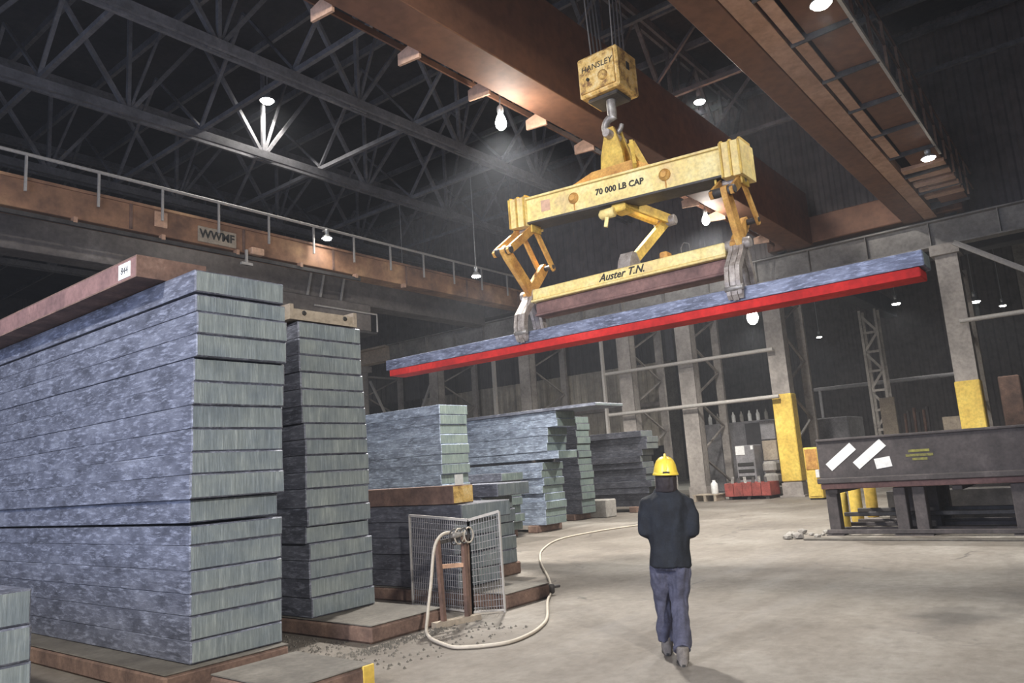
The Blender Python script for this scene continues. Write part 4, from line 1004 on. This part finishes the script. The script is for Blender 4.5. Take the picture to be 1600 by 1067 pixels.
t = thing('hose_fitting', 'tangle of hose couplings hanging on top of the rusty frame', 'fitting', (6.35, 6.1, .8))
obj('valve', MB().lathe([(.02, -.08), (.035, -.06), (.035, .05), (.02, .08)], (6.42, 6.03, .97), 10, axis='x'), M['steel'], t)
for k in range(4):
    a0 = k * .8
    obj('coil', MB().tube([(6.38 + .07 * k + .075 * math.cos(a0 + q * .5), 6.03 - .01 * k, .95 + .085 * math.sin(a0 + q * .5)) for q in range(13)], .009, 6), M['hose' if k % 2 else 'dark_steel'], t)
o = obj('hose_fitting', MB().lathe([(.025, 0), (.04, .02), (.04, .1), (.025, .12)], (8.3, 6.14, 0.02), 10).tube([(8.3, 6.14, .1), (8.42, 6.1, .1)], .02, 8), M['dark_steel']); tag(o, 'small hose coupling lying on the floor by the pad corner', 'fitting')
# loose grit swept along the foot of the pads
mb = MB(); r = random.Random(11)
for k in range(900):
    q = r.random()
    if q < .5: x, y = r.uniform(4.5, 6.2), 6.15 - abs(r.gauss(0, .12)) + (0 if r.random() < .6 else r.uniform(0, .8) * (1 if False else 0))
    elif q < .8: x, y = r.uniform(4.5, 5.25), r.uniform(6.1, 7.6)
    else: x, y = r.uniform(4.3, 6.6), r.uniform(5.2, 6.1)
    s = r.uniform(.006, .02)
    mb.add([(x - s, y - s, 0), (x + s, y - s * .7, 0), (x, y + s, 0), (x + s * .1, y, s * 1.2)], [(0, 2, 1), (0, 1, 3), (1, 2, 3), (2, 0, 3)])
o = obj('grit', mb, M['pad_top']); o['kind'] = 'stuff'; tag(o, 'loose grit on the floor around the pad of the second stack', 'grit')

# ================================================================== THE HOISTED SLAB
o = obj('steel_slab', slab_mesh(MB(), 10.66, 11.12, 1.62, 11.78, 3.868, 4.075, 501), [M['slab_side_hoist'], M['slab_end']])
tag(o, 'long bluish grey slab hanging in the tongs of the yellow beam', 'steel slab')
o = obj('red_slab', slab_mesh(MB(), 10.68, 11.1, 1.68, 11.7, 3.735, 3.867, 502), [M['red'], M['red']])
tag(o, 'red painted slab hanging directly beneath the hoisted grey slab', 'steel slab')

# ================================================================== THE WORKER
def eval_mesh(o):
    dg = bpy.context.evaluated_depsgraph_get(); dg.update()
    me = bpy.data.meshes.new_from_object(o.evaluated_get(dg)); return me
def loft(mb, rings, mi=0):
    n = len(rings[0]); vs = [v for r_ in rings for v in r_]
    fs = [(i * n + k, i * n + (k + 1) % n, (i + 1) * n + (k + 1) % n, (i + 1) * n + k) for i in range(len(rings) - 1) for k in range(n)]
    fs += [tuple(range(n))[::-1], tuple(range(len(vs) - n, len(vs)))]
    mb.add(vs, fs, mi, True)
def oval(c, rx, ry, z=None, n=18, p=2.3):
    out = []
    for k in range(n):
        t_ = 2 * math.pi * k / n; a, b = math.cos(t_), math.sin(t_)
        out.append((c[0] + rx * math.copysign(abs(a) ** (2 / p), a), c[1] + ry * math.copysign(abs(b) ** (2 / p), b), c[2]))
    return out
def limb(mb, pts, radii, n=12): mb.tube(pts, 0, n, radii=radii)
def remeshed(name, mb, mat, parent, voxel, smooth=6, folds=0.0, fscale=9.0, seed=0):
    """several overlapping shapes fused into one continuous skin"""
    tmp = obj('tmp', mb, mat, None, loc=(0, 0, 0))
    m1 = tmp.modifiers.new('r', 'REMESH'); m1.mode = 'VOXEL'; m1.voxel_size = voxel
    m2 = tmp.modifiers.new('s', 'SMOOTH'); m2.factor = .5; m2.iterations = smooth
    me = eval_mesh(tmp); bpy.data.objects.remove(tmp)
    if folds:
        nrm = [v.normal.copy() for v in me.vertices]
        for v, n_ in zip(me.vertices, nrm):
            q = Vector((v.co.x * fscale, v.co.y * fscale, v.co.z * fscale * .45)) + Vector((seed, seed, 0))
            v.co += n_ * (noise.noise(q) * folds + noise.noise(q * 2.3) * folds * .5)
    me.name = name
    for p in me.polygons: p.use_smooth = True
    me.materials.clear(); me.materials.append(mat)
    o = bpy.data.objects.new(name, me); COL.objects.link(o); o.parent = parent
    return o
P_ANG = math.radians(30)
W = thing('person', 'worker in yellow hard hat, dark jacket and slate trousers walking away', 'person', (5.98, 3.2, 0), rz=P_ANG - math.pi / 2)
W.scale = (.94, .94, .94); W.rotation_euler = (0, math.radians(2.8), P_ANG - math.pi / 2)
# local frame: x right, y forward (away from the camera), z up.  Left foot forward, right foot behind.
hipL, hipR = Vector((-.082, .0, .88)), Vector((.082, 0, .88))
kneL, kneR = Vector((-.075, .16, .50)), Vector((.075, .02, .49))
ankL, ankR = Vector((-.055, .20, .085)), Vector((.06, -.19, .10))
shL, shR = Vector((-.165, .01, 1.40)), Vector((.165, .01, 1.40))
elL, elR = Vector((-.205, -.02, 1.11)), Vector((.205, -.02, 1.11))
wrL, wrR = Vector((-.10, .22, 1.06)), Vector((.10, .22, 1.05))
# one continuous body: head, neck, trunk, arms with hands, legs
bm_ = MB()
loft(bm_, [oval((0, .0, .82), .1, .07), oval((0, 0, .93), .11, .07), oval((0, .005, 1.1), .13, .09), oval((0, .005, 1.25), .155, .10), oval((0, 0, 1.38), .165, .09), oval((0, .0, 1.44), .09, .07), oval((0, .01, 1.5), .055, .058)])
limb(bm_, [(0, .005, 1.42), (0, .015, 1.50), (0, .025, 1.57)], [.06, .056, .056])
loft(bm_, [oval((0, .045, 1.515), .03, .035), oval((0, .04, 1.545), .055, .072), oval((0, .03, 1.59), .068, .088), oval((0, .025, 1.65), .074, .095), oval((0, .02, 1.70), .070, .09), oval((0, .02, 1.74), .045, .06)])
loft(bm_, [oval((0, .125, 1.585), .012, .012, n=8), oval((0, .135, 1.6), .016, .016, n=8), oval((0, .12, 1.645), .008, .01, n=8)])       # nose
for s in (-1, 1):
    loft(bm_, [oval((s * .075, .015, 1.585), .008, .012, n=8), oval((s * .082, .012, 1.62), .01, .02, n=8), oval((s * .078, .012, 1.65), .006, .014, n=8)])   # ears
limb(bm_, [(-.03, .115, 1.555), (0, .122, 1.556), (.03, .115, 1.555)], [.006, .009, .006], 8)                                            # lips
for s, sh, el, wr in ((-1, shL, elL, wrL), (1, shR, elR, wrR)):
    limb(bm_, [sh, sh.lerp(el, .5), el, el.lerp(wr, .4), wr], [.055, .05, .042, .04, .028])
    f = (wr - el).normalized(); side = Vector((-s, .25, 0)).normalized()
    palm = wr + f * .05
    limb(bm_, [wr, wr + f * .03, palm + f * .03, palm + f * .05], [.026, .034, .04, .032])
    for k, (dz, ln) in enumerate(((.03, .062), (.011, .07), (-.009, .066), (-.028, .052))):
        a = palm + f * .035 + Vector((0, 0, dz)); b = a + f * ln * .45 + side * .012; c = b + f * ln * .2 + side * ln * .45; d_ = c - f * ln * .15 + side * ln * .3
        limb(bm_, [a, b, c, d_], [.0105, .0098, .009, .007], 8)
    a = palm + Vector((0, 0, .025)) - f * .02; limb(bm_, [a, a + Vector((0, 0, .03)) + side * .02 + f * .015, a + Vector((0, 0, .035)) + side * .045 + f * .035], [.013, .011, .008], 8)
for hip, kn, an in ((hipL, kneL, ankL), (hipR, kneR, ankR)):
    limb(bm_, [hip, hip.lerp(kn, .4), kn, kn.lerp(an, .35), an], [.07, .07, .052, .052, .036])
    fd = Vector((0, 1, 0))
    limb(bm_, [an + Vector((0, -.05, -.03)), an + Vector((0, .03, -.03)), an + Vector((0, .12, -.06))], [.035, .04, .03])
remeshed('body', bm_, M['skin'], W, .0075, 3)
# eyes
for s in (-1, 1):
    obj('eye', MB().lathe([(.002, -.01), (.009, -.006), (.011, 0), (.009, .006), (.003, .01)], (s * .03, .112, 1.632), 10, axis='y'), M['white'], W, local=True)
# hair and dark hood below the helmet
hm = MB(); loft(hm, [oval((0, .0, 1.46), .1, .085), oval((0, -.005, 1.52), .098, .095), oval((0, .0, 1.58), .095, .102), oval((0, .005, 1.66), .086, .098), oval((0, .01, 1.69), .07, .08)])
hb_ = remeshed('hair', hm, M['hair'], W, .009, 3, .01, 26, 3)
for v in hb_.data.vertices:                                      # open in front of the face
    if v.co.y > .035: v.co.y = .035 + (v.co.y - .035) * .1
# jacket: trunk and both sleeves fused, then creased
jk = MB()
loft(jk, [oval((0, -.0, .80), .195, .135), oval((0, 0, .86), .195, .14), oval((0, 0, .98), .182, .13), oval((0, .0, 1.12), .185, .13), oval((0, .0, 1.26), .2, .135), oval((0, -.005, 1.34), .2, .13), oval((0, -.0, 1.41), .165, .11), oval((0, .005, 1.46), .115, .09), oval((0, .01, 1.52), .08, .078)])
for s, sh, el, wr in ((-1, shL, elL, wrL), (1, shR, elR, wrR)):
    limb(jk, [sh + Vector((-s * .05, 0, -.03)), sh + Vector((s * .005, 0, -.055)), sh.lerp(el, .5) + Vector((s * .015, 0, 0)), el, el.lerp(wr, .45), wr + (el - wr) * .12], [.075, .08, .076, .072, .06, .05])
j = remeshed('jacket', jk, M['jacket'], W, .012, 9, .02, 8.5, 1)
obj('collar', MB().lathe([(.085, 1.475), (.088, 1.50), (.08, 1.535), (.07, 1.54), (.07, 1.48)], (0, .008, 0), 18), M['jacket'], W, local=True)
# trousers
tr_ = MB()
loft(tr_, [oval((0, .0, .77), .145, .105), oval((0, 0, .83), .15, .105), oval((0, 0, .9), .13, .085), oval((0, 0, .95), .12, .08)])
for hip, kn, an in ((hipL, kneL, ankL), (hipR, kneR, ankR)):
    limb(tr_, [hip, hip.lerp(kn, .3), hip.lerp(kn, .7), kn, kn.lerp(an, .4), kn.lerp(an, .85), an + Vector((0, -.01, .02))], [.092, .104, .092, .083, .078, .074, .078])
remeshed('trousers', tr_, M['trousers'], W, .011, 3, .024, 11, 5)
# boots
for an, lift in ((ankL, 0), (ankR, .0)):
    s = MB(); rings = []
    for y, rx, z0, z1 in ((-.075, .03, .0, .06), (-.06, .042, 0, .12), (0, .046, 0, .13), (.06, .046, 0, .1), (.13, .05, 0, .075), (.19, .045, 0, .06), (.215, .025, 0.005, .04)):
        rings.append([(an.x + rx * math.cos(t_), an.y + y, (z0 + z1) / 2 + (z1 - z0) / 2 * math.sin(t_)) for t_ in [2 * math.pi * k / 12 for k in range(12)]])
    loft(s, rings)
    limb(s, [(an.x, an.y - .015, .06), (an.x, an.y - .01, .17)], [.055, .056])
    b = remeshed('boot', s, M['boot'], W, .009, 3)
    for v in b.data.vertices: v.co.z = max(v.co.z, .012) - .012 + (.012 if v.co.z > .02 else 0) * 0
    obj('sole', MB().prism([(an.x + .05 * math.cos(t_) * (1 if math.sin(t_) > -.4 else .85), an.y + .065 + .15 * math.sin(t_)) for t_ in [2 * math.pi * k / 14 for k in range(14)]], (0, .022), 'z'), M['black'], b, local=True)
# hard hat
he = MB(); rings = []
for r_, z in ((.122, 1.622), (.119, 1.645), (.113, 1.67), (.104, 1.71), (.088, 1.745), (.062, 1.772), (.032, 1.785), (.008, 1.788)):
    rings.append(oval((0, .012, z), r_ * .92, r_ * 1.12, n=28, p=2.0))
loft(he, rings)
hat = obj('hard_hat', he, M['helmet'], W, local=True)
rim = MB(); loft(rim, [oval((0, .02, 1.612), .115, .155, n=28, p=2), oval((0, .02, 1.618), .121, .163, n=28, p=2), oval((0, .018, 1.63), .116, .15, n=28, p=2), oval((0, .014, 1.642), .11, .13, n=28, p=2)])
obj('brim', rim, M['helmet'], hat, local=True)
obj('crest', MB().tube([(0, -.11, 1.66), (0, -.085, 1.73), (0, -.04, 1.785), (0, .02, 1.802), (0, .08, 1.785), (0, .12, 1.73)], .012, 8), M['helmet'], hat, local=True)
obj('headband', MB().box(-.03, .03, -.128, -.112, 1.628, 1.648), M['black'], hat, local=True)
